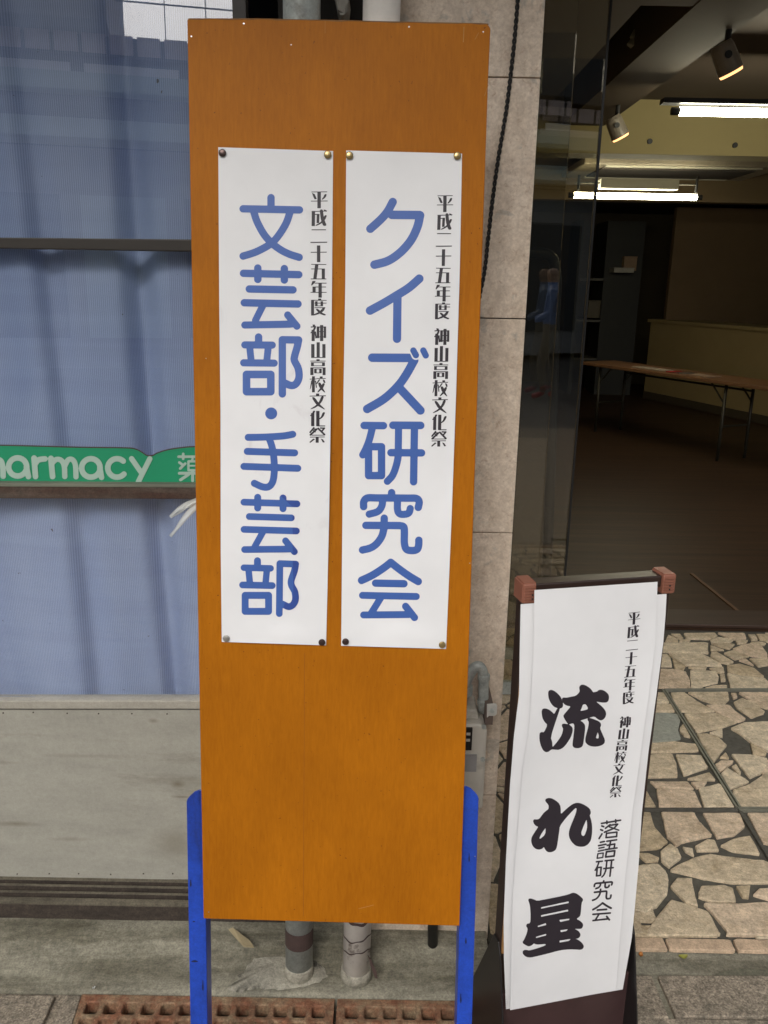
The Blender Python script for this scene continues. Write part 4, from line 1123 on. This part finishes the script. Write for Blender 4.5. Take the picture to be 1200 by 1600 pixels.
# spotlights under the beam
def spot(px, py, Y, s, label, ang=.55):
    c = W(px, py, Y)
    R_ = empty('track_spotlight', c, label, 'spotlight', 'spotlights on the ceiling beam')
    d_ = Vector((.50, .10, -.86)).normalized()
    if s < 0: d_.x = -d_.x; s = -s
    top_ = c - d_ * s * .9; bt = c + d_ * s * .9
    MB().tube([top_, top_ + d_ * .02, bt], [s * .62, s * .72, s * .80], 24).obj('housing', M_spot, R_, smooth=False)
    MB().tube([bt + d_ * .001, bt + d_ * .012], [s * .74, s * .70], 24).obj('lit_lens', M_warm, R_)
    MB().tube([c, c + Vector((0, 0, s * .6)), Vector((c.x, c.y, zc - .004))], .014, 8).obj('arm', M_black, R_)
    MB().tube([c + Vector((-.01, -s * .78, 0)), c + Vector((-.01, -s * .86, 0))], .016, 10).obj('pivot_knob', M_black, R_)
spot(1134, 90, 4.0, .068, 'large grey brown spotlight with warm lit edge, nearest the entrance')
spot(963, 198, 5.6, .070, 'smaller spotlight with bright warm opening, just right of the glass edge')
c = W(1000, 52, 4.6)
R_ = empty('track_spotlight', c, 'pale unlit spotlight hanging inside the dark ceiling recess', 'spotlight', 'spotlights on the ceiling beam')
MB().tube([c + Vector((.03, 0, .07)), c + Vector((-.02, 0, -.03))], .032, 16).obj('housing', M_fix, R_)
MB().tube([c + Vector((-.021, 0, -.032)), c + Vector((-.035, 0, -.06))], [.022, .028], 16).obj('bulb', M_fix, R_)
MB().tube([c + Vector((.03, 0, .07)), Vector((c.x + .03, c.y, 2.949))], .007, 8).obj('arm', M_black, R_)
# bent black pole standing inside by the glass
pp = catmull([(790, 400), (800, 397), (826, 396), (848, 396), (860, 401), (866, 412), (869, 440), (868, 470), (866, 520), (863, 640), (858, 800), (852, 930)], 5)
pts = [W(q[0], q[1], 3.2) for q in pp]
pts = [p for p in pts if p.z > PZ + .02] 
o = MB().tube(pts, .02, 14).obj('bent_pole', M_black, smooth=True)
tag(o, 'bent black pole standing behind the entrance glass beside the pillar', 'pole')

# ------------------------------------------------------------------ orange notice board on blue legs
LEAN = math.radians(6.6)
BN = np.array([0.012, -math.cos(LEAN), math.sin(LEAN)]); BN /= np.linalg.norm(BN)
BP = np.array([-.08, 1.2, .40])
def SB(pts, h=0.0):      # photo plan coords -> surface lifted h above the board face
    pts = np.atleast_2d(np.asarray(pts, float))
    h = np.broadcast_to(np.asarray(h, float), (len(pts),))
    d = ray(pts[:, 0], pts[:, 1])
    t = ((BP - EYE) @ BN + h) / (d @ BN)
    return EYE + d * t[:, None]
BNv = Vector(BN)
bd = empty('notice_board', SB([(518, 1441)])[0], 'tall orange plywood notice board leaning back on blue metal legs', 'notice board')
out = [(292.5, 31), (296, 28), (400, 28.2), (520, 30.5), (640, 33.5), (752, 35.5), (762, 37.5), (766.5, 44), (763, 120), (745, 650), (718, 1447), (318, 1435.5), (305, 730)]
fr = [Vector(q) for q in SB(out)]
MB().hexa([v for v in fr[::-1]], [v - BNv * .018 for v in fr[::-1]]).obj('panel', M_board, bd, bevel=.0012)
# worn bare edge along the top
e = [(294, 29.3), (400, 29.6), (520, 31.8), (640, 34.8), (752, 36.8), (762, 39)]
V = []
for i, q in enumerate(catmull(e, 10)):
    w_ = 1.1 + .9 * math.sin(i * 1.3) * math.sin(i * .37) 
    V += [SB([(q[0], q[1] - .6)], .0003)[0], SB([(q[0], q[1] + w_)], .0003)[0]]
mesh_obj('worn_edge', V, [(2 * i, 2 * i + 1, 2 * i + 3, 2 * i + 2) for i in range(len(V) // 2 - 1)], M_bare, bd)
nl = MB()
for x, y, r_ in [(742, 1338, .0010), (734, 880, .0011), (748, 905, .0010), (752, 560, .0009), (322, 560, .0008), (455, 70, .0009), (381, 37, .0016), (639, 42, .0014), (299, 57, .0014), (755, 50, .0012), (326, 1425, .0012)]:
    c = Vector(SB([(x, y)])[0]); MB().tube([c, c + BNv * .0008], [r_, r_ * .7], 10).obj('nail_head', M_nail, bd)
M_scr = plain('scratch', (.42, .22, .07), .8, .2, 90); M_crk = plain('crack', (.20, .065, .006), .8, .3, 60)
for a, b3, w_ in [((742, 62), (748, 51), .5), ((757, 150), (763, 133), .5), ((725, 42), (724, 66), .9), ((508, 33), (508, 52), .35), ((560, 1420), (584, 1414), .45), ((476, 1020), (474, 1432), .45)]:
    d_ = np.array(b3, float) - a; n_ = np.array([-d_[1], d_[0]]) / np.hypot(*d_) * w_ * .6
    q = SB([np.array(a) - n_, np.array(b3) - n_, np.array(b3) + n_, np.array(a) + n_], .00035); MB().add(q, [(0, 1, 2, 3)]).obj('scratch' if a[1] < 900 or a[0] > 500 else 'crack', M_scr if a[1] < 900 or a[0] > 500 else M_crk, bd)
# legs: folded steel channels set behind the panel
def board_leg(top_px, bot_px, w, inner, off=-.019):
    a, b3 = Vector(SB([top_px], off)[0]), Vector(SB([bot_px], off)[0])
    d_ = (b3 - a).normalized()
    bot_ = a + d_ * ((0.0 - a.z) / d_.z)
    rt = Vector((1, 0, 0)); 
    s_ = 1 if inner > 0 else -1
    bk = -BNv
    o = MB()
    # front flange with chamfered outer top corner
    A0, A1 = a, a + rt * (w * s_)
    ch = Vector(d_) * .022
    def flange(p_out_top, p_in_top, depth0, depth1):
        pts_ = [p_out_top + ch, p_out_top + rt * (.0015 * s_) + ch * .80, p_out_top + rt * (.0055 * s_) + ch * .55, p_out_top + rt * (.014 * s_) + ch * .16, p_out_top + rt * (.022 * s_), p_in_top, p_in_top + (bot_ - a), p_out_top + (bot_ - a)]
        f0 = [v + bk * depth0 for v in pts_]; f1 = [v + bk * depth1 for v in pts_]
        if s_ < 0: f0, f1 = f0[::-1], f1[::-1]
        o.hexa(f0[::-1], f1[::-1])
    flange(A0, A1, 0, .003)
    lg = o.obj('leg', M_blue, bd, bevel=.0012)
    o = MB()   # outer and inner side webs
    for px_, dep in ((A0 + ch, .038), (A1 - rt * (.003 * s_), .038)):
        px_ = px_ + Vector(d_) * .012
        q0 = [px_ + bk * .0032, px_ + rt * (.003 * s_) + bk * .0032]
        e_ = (bot_ - a) - (ch if px_ is not A1 and dep and (px_ - (A0 + ch)).length < 1e-6 else Vector()) - Vector(d_) * .012
        q = [q0[0], q0[1], q0[1] + bk * dep, q0[0] + bk * dep]
        o.hexa(q, [v + e_ for v in q])
    o.obj('leg_web', M_blue, lg, bevel=.0008)
    foot = MB().box(bot_.x - (.005 if s_ > 0 else w + .005), bot_.x + (w + .005 if s_ > 0 else .005), bot_.y - .30, bot_.y + .03, .001, .03)
    foot.obj('foot_bar', M_blue, bd, bevel=.002)
board_leg((291, 1234), (297.5, 1600), .0305, 1)
board_leg((748.5, 1229), (737.5, 1600), .0275, -1)

M_scuff = plain('paint_scuff', (.010, .014, .06), .6, .4, 80)
for x_, y_, rx, ry in ((304, 1502, 5, 1.6), (298, 1380, 1.2, 6), (317, 1540, 1, 9), (733, 1340, 1.0, 7), (728, 1470, 1.2, 5), (720, 1560, 1, 8), (303, 1440, 2, 1)):
    q = SB([(x_ + rx * math.cos(a_) * (1 + .3 * math.sin(3 * a_)), y_ + ry * math.sin(a_)) for a_ in np.linspace(0, 6.28, 13)[:-1]], -.0183)
    MB().add(q, [tuple(range(12))]).obj('paint_scuff', M_scuff, bd)
def tack(px, py, m, label, h=.004):
    c = Vector(SB([(px, py)], h)[0]); o = MB()
    o.tube([c, c + BNv * .0010, c + BNv * .0022, c + BNv * .0027], [.0056, .0056, .0040, .0012], 20)
    tag(o.obj('thumbtack', m, smooth=False), label, 'thumbtack', 'thumbtacks holding the posters')
M_tdark = plain('dark_tack', (.09, .06, .055), .3, .2, 100, metal=.7, bmp=0)
M_tbrass = plain('brass_tack', (.42, .31, .14), .3, .2, 100, metal=.8, bmp=0)
M_tsilver = plain('steel_tack', (.5, .48, .44), .3, .2, 100, metal=.8, bmp=0)

# posters
def polyl(pts):
    pts = np.array(pts, float)
    return lambda y: np.interp(y, pts[:, 1], pts[:, 0])
def poster(name, label, cat, L, R, S, hfun, m, ns=26, nt=90, parent=None):
    """sheet spanned between a left and a right edge line (photo plan coordinates)"""
    L = np.array(L, float); R = np.array(R, float)
    def at(P, t):
        s = np.concatenate([[0], np.cumsum(np.hypot(*np.diff(P, axis=0).T))]); s /= s[-1]
        return np.array([np.interp(t, s, P[:, 0]), np.interp(t, s, P[:, 1])])
    pts = []
    for j in range(nt + 1):
        t = j / nt
        a = at(L, t); b3 = at(R, t)
        for i in range(ns + 1): pts.append(a + (b3 - a) * i / ns)
    pts = np.array(pts)
    V = S(pts, hfun(pts))
    Fc = [(j * (ns + 1) + i, (j + 1) * (ns + 1) + i, (j + 1) * (ns + 1) + i + 1, j * (ns + 1) + i + 1) for j in range(nt) for i in range(ns)]
    r_ = empty(name, V[nt * (ns + 1)], label, cat)
    sh_ = mesh_obj('sheet', V, Fc, m, r_, smooth=True)
    return r_, sh_
def ss(a, b3, x):
    t = np.clip((x - a) / (b3 - a), 0, 1); return t * t * (3 - 2 * t)
LL = [(341, 230), (342.5, 480), (344.5, 640), (344.8, 860), (346.5, 1003)]; LR = [(520.5, 236), (519, 420), (517, 640), (514, 820), (509.5, 1008.5)]
RL = [(541, 235), (539.5, 440), (536.5, 620), (535, 800), (533, 1009)]; RR = [(722, 240), (718.5, 420), (712.5, 620), (706, 800), (697, 1014)]
def hposter(L, R, k):
    fl, fr_ = polyl(L), polyl(R)
    def h(p):
        p = np.atleast_2d(p); s = np.clip((p[:, 0] - fl(p[:, 1])) / (fr_(p[:, 1]) - fl(p[:, 1])), 0, 1)
        t = np.clip((p[:, 1] - 233) / (1010 - 233), 0, 1)
        edge = np.sin(np.pi * t) ** .7
        v = .0012 + edge * (.0035 + .0020 * np.sin(7 * t + k) * np.cos(2.4 * s + k))
        v = v + .0035 * edge * np.sin(np.pi * s) * (.5 + .5 * np.sin(11 * t + 2 * k))
        v = v + .0010 * edge * np.sin(23 * t + 3 * k + 1.5 * s) * (.4 + .6 * t)
        v = v + .004 * np.sin(np.pi * s) * ss(.95, 1, t) + .0012 * np.sin(np.pi * s) * ss(.04, 0, t)
        v = v + .0014 * np.exp(-((t - .955 - .03 * s) / .012) ** 2) * np.sin(np.pi * s)
        return v
    return h
hL, hR = hposter(LL, LR, .6), hposter(RL, RR, 2.1)
plL, shL = poster('paper_poster', 'smudged white poster with blue characters and a round dot, left one on the orange board', 'poster', LL, LR, SB, hL, M_paper_s)
plR, shR = poster('paper_poster', 'clean white poster with blue characters, right one of the two on the orange board', 'poster', RL, RR, SB, hR, M_paper)
plL['group'] = plR['group'] = 'paper posters pinned to the orange board'
SL = lambda p, l: SB(p, hL(p) + .0004)
SR = lambda p, l: SB(p, hR(p) + .0004)
ST = 4.0
lettering('title_lettering', [(q, ST, crop(o[0], o[1], 5.714)) for q, o in LEFT_TITLE], SL, M_inkb, shL)
lettering('title_lettering', [(q, ST, crop(o[0], o[1], 5.714)) for q, o in RIGHT_TITLE], SR, M_inkb, shR)
for g_ in (slice(0, 7), slice(7, 14)): lettering('caption_lettering', caption_glyphs(lambda p: p)[g_], SL, M_ink, shL, grow=2)
def trR(p):
    x, y = p[:, 0], p[:, 1]
    cx = np.interp(y, [311.8, 480, 520, 680], [498.9, 497.2, 497.2, 495.6]); nx2 = np.interp(y, [311.8, 480, 520, 680], [695.5, 690.6, 690.1, 685.5])
    return np.stack([nx2 + (x - cx) * .965, y + 6], 1)
for g_ in (slice(0, 7), slice(7, 14)): lettering('caption_lettering', caption_glyphs(trR)[g_], SR, M_ink, shR, grow=2)
# darker wet print at the foot of the left poster
def dark_part():
    g = []
    for k in (5, 6):
        q, o = LEFT_TITLE[k]
        g.append((q + [('h', [(0, 150), (727, 150), (727, 820), (735, 1010), (727, 1120), (640, 1160), (640, 1400), (0, 1400), (0, 150)])], 4.0, crop(o[0], o[1], 5.714)))
    return g
lettering('wet_ink_patch', dark_part(), lambda p, l: SB(p, hL(p) + .0008), M_inkd, shL)
tack(347.5, 239, M_tdark, 'dark thumbtack in the top left corner of the smudged left poster')
tack(512, 241.5, M_tbrass, 'brass thumbtack in the top right corner of the smudged left poster')
tack(353.5, 997.5, M_tsilver, 'silver thumbtack in the bottom left corner of the smudged left poster')
tack(503, 1003.5, M_tdark, 'dark thumbtack in the bottom right corner of the smudged left poster')
tack(546, 243, M_tbrass, 'brass thumbtack in the top left corner of the clean right poster')
tack(714.5, 243.5, M_tbrass, 'brass thumbtack in the top right corner of the clean right poster')
tack(540, 1002.5, M_tdark, 'dark thumbtack in the bottom left corner of the clean right poster')
tack(691, 1007.5, M_tbrass, 'brass thumbtack in the bottom right corner of the clean right poster')

# plastic string tied round the board
def ribbon(P, w, off):
    V = []; P = catmull(P, 6); n_ = len(P)
    for i, q in enumerate(P):
        t_ = P[min(i + 1, n_ - 1)] - P[max(i - 1, 0)]; nn_ = np.array([-t_[1], t_[0]]) / (np.hypot(*t_) + 1e-9)
        ww = w * (.5 + .5 * math.sin(math.pi * min(1, .25 + i / n_)))
        for k, s_ in enumerate((-1, -.4, .3, 1)):
            V.append(SB([q + nn_ * ww * s_], off + .003 * ((k % 2) - .5))[0])
    return V, [(4 * i + k, 4 * i + k + 1, 4 * i + k + 5, 4 * i + k + 4) for i in range(n_ - 1) for k in range(3)]
m_pl, nt, b = new_mat('clear_plastic_string')
b.inputs['Base Color'].default_value = (.75, .77, .74, 1); b.inputs['Roughness'].default_value = .25; b.inputs['Alpha'].default_value = .72
bump(nt, b, noise(nt, coords(nt, (1, 1, 1)), 180, 4), .8, .002)
o = MB(); o.add(*ribbon([(325, 775), (306, 784), (290, 790), (276, 798), (266, 808)], 5.5, -.020)); o.add(*ribbon([(325, 778), (304, 793), (288, 810), (276, 826), (266, 838)], 5, -.017))
o.add(*ribbon([(322, 780), (300, 786), (282, 800), (268, 808)], 2.5, -.013))
tag(o.obj('plastic_string', m_pl, smooth=True), 'loose ends of clear plastic string tied behind the left edge of the orange board', 'string')

# ------------------------------------------------------------------ small standing sign
SY = math.radians(13); SD = 1.28
SN = np.array([math.sin(SY), -math.cos(SY), .004]); SN[0] = math.sin(SY)
SP = np.array([.352, SD, .16])
SNv = Vector(SN).normalized(); SU = Vector((math.cos(SY), math.sin(SY), 0))
def SS(pts, h=0.0):
    pts = np.atleast_2d(np.asarray(pts, float)); h = np.broadcast_to(np.asarray(h, float), (len(pts),))
    d = ray(pts[:, 0], pts[:, 1]); t = ((SP - EYE) @ SN + h) / (d @ SN)
    return EYE + d * t[:, None]
sg = empty('standing_sign', Vector((SP[0], SP[1], 0)), 'small brown framed standing sign with terracotta corner caps and a black base', 'sign')
corn = [Vector(q) for q in SS([(816, 915), (1046, 897), (984, 1500), (783, 1500)])]
cx = sum(corn, Vector()) / 4
u0 = ((corn[0] - cx).dot(SU) + (corn[3] - cx).dot(SU)) / 2; u1 = ((corn[1] - cx).dot(SU) + (corn[2] - cx).dot(SU)) / 2
ztop = (corn[0].z + corn[1].z) / 2
def P3(u, dpt, z):    # local frame: u across, dpt forward of the face, z height
    v = Vector((cx.x, cx.y, 0)) + SU * u + Vector((SNv.x, SNv.y, 0)).normalized() * dpt
    c0_ = (Vector(SP) - Vector((cx.x, cx.y, 0)) ); off = c0_.dot(Vector((SNv.x, SNv.y, 0)).normalized())
    return v + Vector((0, 0, z)) + Vector((SNv.x, SNv.y, 0)).normalized() * 0
def lbox(o, ua, ub, da, db, za, zb):
    q = [P3(ua, db, za), P3(ub, db, za), P3(ub, da, za), P3(ua, da, za)]
    return o.hexa(q[::-1] if False else q, [v + Vector((0, 0, zb - za)) for v in q])
TH = .030
zp0 = SS([(785, 1488)])[0][2]
zbse = .02
for (ua, ub) in ((u0, u0 + .018), (u1 - .018, u1)):
    lbox(MB(), ua, ub, -TH, 0, zbse, ztop - .012).obj('frame_post', M_brown, sg, bevel=.002)
lbox(MB(), u0 + .0185, u1 - .0185, -TH, 0, ztop - .020, ztop).obj('top_rail', M_brown, sg, bevel=.002)
lbox(MB(), u0 + .0185, u1 - .0185, -TH, -.001, .13, .16).obj('bottom_rail', M_brown, sg, bevel=.002)
lbox(MB(), u0 + .002, u1 - .022, .0006, .0045, zp0, ztop - .07).obj('backing_board', M_tan, sg)
for (ua, ub) in ((u0 - .003, u0 + .019), (u1 - .019, u1 + .003)):
    cap = lbox(MB(), ua, ub, -TH - .003, .006, ztop - .031, ztop + .003).obj('corner_cap', M_terra, sg, bevel=.0025)
    o = MB()
    for k in range(6):
        za = ztop - .028 + k * .0048
        lbox(o, ua + .002, ub - .002, .0055, .0078, za, za + .0026)
    for k in range(8):
        da = -TH + k * .0045; lbox(o, ua + .001, ub - .001, da, da + .0024, ztop + .0025, ztop + .0048)
        so_ = ua - .0018 if ua < 0 else ub - .0004
        lbox(o, so_, so_ + .0022, da, da + .0024, ztop - .029, ztop + .002)
    o.obj('ribs', M_terra, cap)
    o = MB()
    for k in range(2):
        uu = (ua + ub) / 2 + (.004 if ua < 0 else .001)
        lbox(o, uu - .0013, uu + .0013, .0076, .0083, ztop - .0235 + k * .0065, ztop - .0205 + k * .0065)
    o.obj('cap_slots', M_black, cap)
# base: front trough and two slanting side plates
lbox(MB(), u0 + .004, u1 + .005, -.004, .0065, .004, Vector(SS([(880, 1562)], .02)[0]).z + .02).obj('base_front', M_purple, sg, bevel=.002)
for ua in (u0 - .003, u1 + .002):
    zp = SS([(778, 1476)])[0][2]; pr_ = [(.085, .004), (.080, .02), (.008, zp - .02), (-.004, zp), (-.026, zp), (-.17, .03), (-.175, .004)]
    q0 = [P3(ua, d_, z_) for d_, z_ in pr_]; q1 = [P3(ua + .0035, d_, z_) for d_, z_ in pr_]
    MB().hexa(q0, q1).obj('side_plate', M_blackm, sg, bevel=.0012)
lbox(MB(), u0 + .002, u1 - .003, -.165, .09, .004, .012).obj('base_plate', M_blackm, sg)
# the two sheets of paper wrapped over it
BL_ = [(813.5, 944), (812, 1020), (811, 1085), (803, 1150), (797, 1225), (790.5, 1345), (787, 1440), (787.5, 1500), (790.5, 1577)]
BR_ = [(1041.5, 928), (1040, 960), (1036.5, 1003), (1026, 1083), (1013, 1177), (1003, 1270), (998, 1350), (992, 1417), (987, 1467), (973, 1546)]
FL_ = [(835, 922), (834, 1000), (830.5, 1085), (826.5, 1140), (817, 1200), (812, 1262), (806, 1335), (801, 1408), (799.5, 1467), (797, 1578.5)]
FR_ = [(1027.5, 909), (1024, 1003), (1014, 1083), (1001, 1177), (988, 1270), (977, 1370), (969, 1460), (962.5, 1547)]
def hs(L, R, base, amp, k):
    fl, fr_ = polyl(L), polyl(R)
    def h(p):
        p = np.atleast_2d(p); s = np.clip((p[:, 0] - fl(p[:, 1])) / (fr_(p[:, 1]) - fl(p[:, 1])), 0, 1)
        t = np.clip((p[:, 1] - 915) / (1570 - 915), 0, 1)
        v = base + amp * ss(0, .25, t) * (1 + .55 * np.sin(6.5 * t + k + 2 * s)) * ss(1.15, .8, t)
        v = v + .0012 * np.sin(17 * t + 2 * s + k) * ss(0, .1, t)
        v = v + amp * .8 * (np.exp(-s / .10) * ss(.15, .4, t) + np.exp(-(1 - s) / .12) * ss(.1, .3, t) * .7)
        return v
    return h
hB, hF = hs(BL_, BR_, .0082, .0035, .3), hs(FL_, FR_, .0150, .0060, 1.1)
def hF2(p): return np.maximum(hF(p), hB(p) + .0035)
bkp, _ = poster('paper_sheet', 'blank white sheet under the lettered poster on the small brown sign', 'paper sheet', BL_, BR_, SS, hB, M_paper)
frp, shF = poster('paper_poster', 'white poster with big black brush characters, hanging on the small brown sign', 'poster', FL_, FR_, SS, hF2, M_paper)
SFp = lambda p, l: SS(p, hF2(p) + .0005)
for q_ in ((NAGARE, 9, crop(840, 1060, 10)), (RE, 9, crop(820, 1235, 10)), (HOSHI, 9, crop(805, 1390, 10))): lettering('brush_character', [q_], SFp, M_ink, shF, grow=3)
def trS(p):
    x, y = p[:, 0], p[:, 1]
    a = y < 498
    cx1 = np.interp(y, [311.8, 480], [498.9, 497.2]); y1 = 966 + .738 * (y - 311.8); nx1 = np.interp(y1, [966, 1020, 1090], [991, 987, 981.4])
    x1 = nx1 + .738 * (x - cx1)
    cx2 = np.interp(y, [520, 680], [497.0, 495.6]); y2 = 1128 + .686 * (y - 520); nx2 = np.interp(y2, [1128, 1237.7], [976.8, 961.4])
    x2 = nx2 + .715 * (x - cx2)
    X = np.where(a, x1, x2); Yv = np.where(a, y1 - .1 * (x1 - nx1), y2 - .08 * (x2 - nx2))
    return np.stack([X, Yv], 1)
def place(sb, dst_c, wv, hv):   # source box -> parallelogram (crop 4b coordinates)
    x0, y0, x1, y1 = sb; c = np.array(dst_c, float); wv = np.array(wv, float); hv = np.array(hv, float)
    def f(v):
        v = np.asarray(v, float); s = (v[:, :1] - (x0 + x1) / 2) / (x1 - x0); t = (v[:, 1:] - (y0 + y1) / 2) / (y1 - y0)
        return (c + s * wv + t * hv) / 8.89 + np.array([910, 1270])
    return f
thin = lambda G_, k: [(q[0], q[1], q[2] * k) for q in G_]
for g_ in (slice(0, 7), slice(7, 14)): lettering('caption_lettering', caption_glyphs(trS)[g_], SFp, M_ink, shF, grow=1.5)
lettering('caption_lettering', [(RAKU, 3, crop(910, 1270, 8.89)), (GO, 3, crop(910, 1270, 8.89)),
    (thin(KEN, .82), 7, place((180, 792, 765, 1362), (303, 778), (275, -30), (-24, 252))),
    (thin(KYU, .82), 7, place((175, 137, 745, 718), (280, 1075), (282, -30), (-26, 288))),
    (thin(KAI, .82), 7, place((165, 758, 738, 1320), (270, 1375), (286, -28), (-14, 278)))], SFp, M_ink, shF)

# ------------------------------------------------------------------ litter
def leaf(px, py, z, w, l, ang, c, label, curl=.004):
    o = G(px, py, z); V = []; n_ = 9
    for i in range(n_):
        t = i / (n_ - 1); ww = w * math.sin(math.pi * min(.98, t * .92 + .04)) ** .8
        for s_ in (-1, 0, 1):
            lx, ly = (t - .5) * l, s_ * ww / 2
            V.append((o.x + lx * math.cos(ang) - ly * math.sin(ang), o.y + lx * math.sin(ang) + ly * math.cos(ang), z + .002 + curl * (abs(s_) + (2 * t - 1) ** 2)))
    Fc = [(3 * i + k, 3 * i + 3 + k, 3 * i + 4 + k, 3 * i + 1 + k) for i in range(n_ - 1) for k in range(2)]
    tag(mesh_obj('fallen_leaf', V, Fc, plain('leaf', c, .6, .2, 120), smooth=True), label, 'leaf')
leaf(1067, 1498, .004, .013, .021, .1, (.25, .25, .05), 'yellow green fallen leaf on the concrete gutter below the edging tiles')
leaf(1001, 1495, .004, .010, .014, 1.2, (.40, .15, .025), 'orange brown fallen leaf on the gutter beside the small sign base')
leaf(147, 1547, .006, .004, .006, .6, (.6, .6, .58), 'tiny white scrap beside the corner of the rusty grating')
q = [G(x, y, .040) for x, y in [(357, 1453), (364, 1452), (376, 1461), (391, 1473), (397, 1481), (381, 1480), (370, 1468)]]
tag(MB().hexa([v for v in q], [v + Vector((0, 0, .002 + .003 * (i % 2))) for i, v in enumerate(q)]).obj('paper_scrap', plain('tan_scrap', (.33, .27, .16), .8, .15, 60)), 'torn tan scrap of tape on the concrete step beside the left blue leg', 'paper scrap')

# ------------------------------------------------------------------ across the street (seen in the glass)
def across():
    r_ = empty('arcade_building', (0, -12, 0), 'two storey shop building across the street, mirrored in the glass', 'building')
    rot = Matrix.Rotation(math.radians(-14), 4, 'Z')
    def bx(nm, x0, x1, y0, y1, z0, z1, m):
        o = MB().box(x0, x1, y0, y1, z0, z1)
        o.v = [tuple(rot @ Vector(v) + Vector((-1.0, -11.5, 0))) for v in o.v]
        o.obj(nm, m, r_)
    mw = plain('far_wall', (.30, .31, .32), .8, .1, 1, bmp=0); mg = plain('far_band', (.5, .6, .55), .7, .1, 1, bmp=0)
    md = plain('far_dark', (.035, .045, .055), .5, .1, 1, bmp=0); mr = plain('far_roof', (.75, .62, .60), .8, .3, 6, (3, 1, 1), bmp=0); mc = plain('far_cream', (.95, .90, .84), .7, .1, 2, bmp=0)
    bx('wall', -9, 9, -6, 0, 0, 3.4, mw); bx('upper_wall', -9, 9, -6, 0, 3.4, 4.70, md)
    bx('cornice', -9, 9, .01, .45, 4.14, 4.38, mg); bx('canopy_band', -9, 9, .01, .9, 3.42, 3.68, mg)
    for i in range(45):
        bx('tile_row', -9 + i * .4, -8.66 + i * .4, -4, .12, 4.72, 4.985, mr)
    bx('ridge', -9, 9, -5, .10, 4.70, 4.96, md)
    for i in range(7): bx('railing_post', -3.2 + i * .62, -3.185 + i * .62, -.1, -.06, 4.9, 5.75, md)
    bx('railing', -3.3, 1.5, -.1, -.06, 5.5, 5.515, md)
    bx('roof_box', -1.5, -1.1, -.6, 0, 4.9, 5.2, mg)
    bx('tower', -9, -3.4, -6, .6, 5.05, 8.2, mw); bx('tower', 1.5, 9, -6, .2, 5.05, 9.5, md)
    for i in range(11):
        bx('window', -8.6 + i * 1.6, -7.2 + i * 1.6, .012, .06, 4.44, 4.58, mc)
        bx('shop_window', -8.8 + i * 1.6, -7.5 + i * 1.6, .012, .06, .5, 2.7, md if i % 3 else mg)
across()
cab = MB()
for x, z0, z1 in ((-2.6, 5.6, 5.5), (-1.2, 6.0, 5.6)):
    cab.tube([Vector((-9, -7.4, z0)), Vector((0, -7.4, z1 - .2)), Vector((9, -7.4, z0))], .02, 6)
cab.obj('overhead_wire', M_black); tag(bpy.data.objects['overhead_wire'], 'pair of overhead wires strung along the far side of the street', 'wire')

# passer-by across the street, reflected in the glass: one skinned body
def person():
    J = [((0, 0, .95), .13), ((0, 0, 1.15), .12), ((0, 0, 1.38), .14), ((0, 0, 1.50), .06), ((0, .02, 1.60), .09), ((0, .02, 1.70), .08),
         ((.10, 0, .90), .10), ((.12, .10, .48), .065), ((.12, .05, .09), .045), ((.12, .20, .04), .04),
         ((-.10, 0, .90), .10), ((-.12, -.06, .48), .065), ((-.12, -.16, .10), .045), ((-.12, -.02, .04), .04),
         ((.19, 0, 1.40), .055), ((.24, .03, 1.13), .045), ((.20, .22, 1.02), .035),
         ((-.19, 0, 1.40), .055), ((-.24, .02, 1.13), .045), ((-.20, .22, 1.04), .035)]
    E_ = [(0, 1), (1, 2), (2, 3), (3, 4), (4, 5), (0, 6), (6, 7), (7, 8), (8, 9), (0, 10), (10, 11), (11, 12), (12, 13), (2, 14), (14, 15), (15, 16), (2, 17), (17, 18), (18, 19)]
    me = bpy.data.meshes.new('person'); me.from_pydata([j[0] for j in J], E_, []); o = bpy.data.objects.new('person', me); COL.objects.link(o)
    md = o.modifiers.new('skin', 'SKIN'); 
    for i, v in enumerate(me.skin_vertices[0].data if me.skin_vertices else []): v.radius = (J[i][1],) * 2
    if not me.skin_vertices:
        bm = bmesh.new(); bm.from_mesh(me); ly = bm.verts.layers.skin.verify(); bm.verts.ensure_lookup_table()
        for i, v in enumerate(bm.verts): v[ly].radius = (J[i][1],) * 2; v[ly].use_root = (i == 0)
        bm.to_mesh(me); bm.free()
    s = o.modifiers.new('sub', 'SUBSURF'); s.levels = s.render_levels = 2
    m, nt, b = new_mat('clothed_figure')
    sx = nt.nodes.new('ShaderNodeSeparateXYZ'); nt.links.new(coords(nt), sx.inputs[0])
    mm = nt.nodes.new('ShaderNodeMath'); mm.operation = 'DIVIDE'; mm.inputs[1].default_value = 1.8; nt.links.new(sx.outputs[2], mm.inputs[0])
    r = nt.nodes.new('ShaderNodeValToRGB'); r.color_ramp.interpolation = 'CONSTANT'; e = r.color_ramp.elements
    for k, (p, c) in enumerate([(0, (.5, .05, .06)), (.06, (.25, .22, .17)), (.55, (.16, .25, .5)), (.84, (.45, .28, .2)), (.95, (.02, .015, .012))]):
        el = e[k] if k < 2 else e.new(p)
        el.position = p; el.color = C4(c)
    nt.links.new(mm.outputs[0], r.inputs[0]); nt.links.new(r.outputs[0], b.inputs['Base Color'])
    me.materials.append(m)
    o.location = (2.15, -5.6, -.012); o.rotation_euler = (0, 0, math.radians(100))
    tag(o, 'person in a blue striped shirt, light trousers and red shoes walking past in the street', 'person')
person()
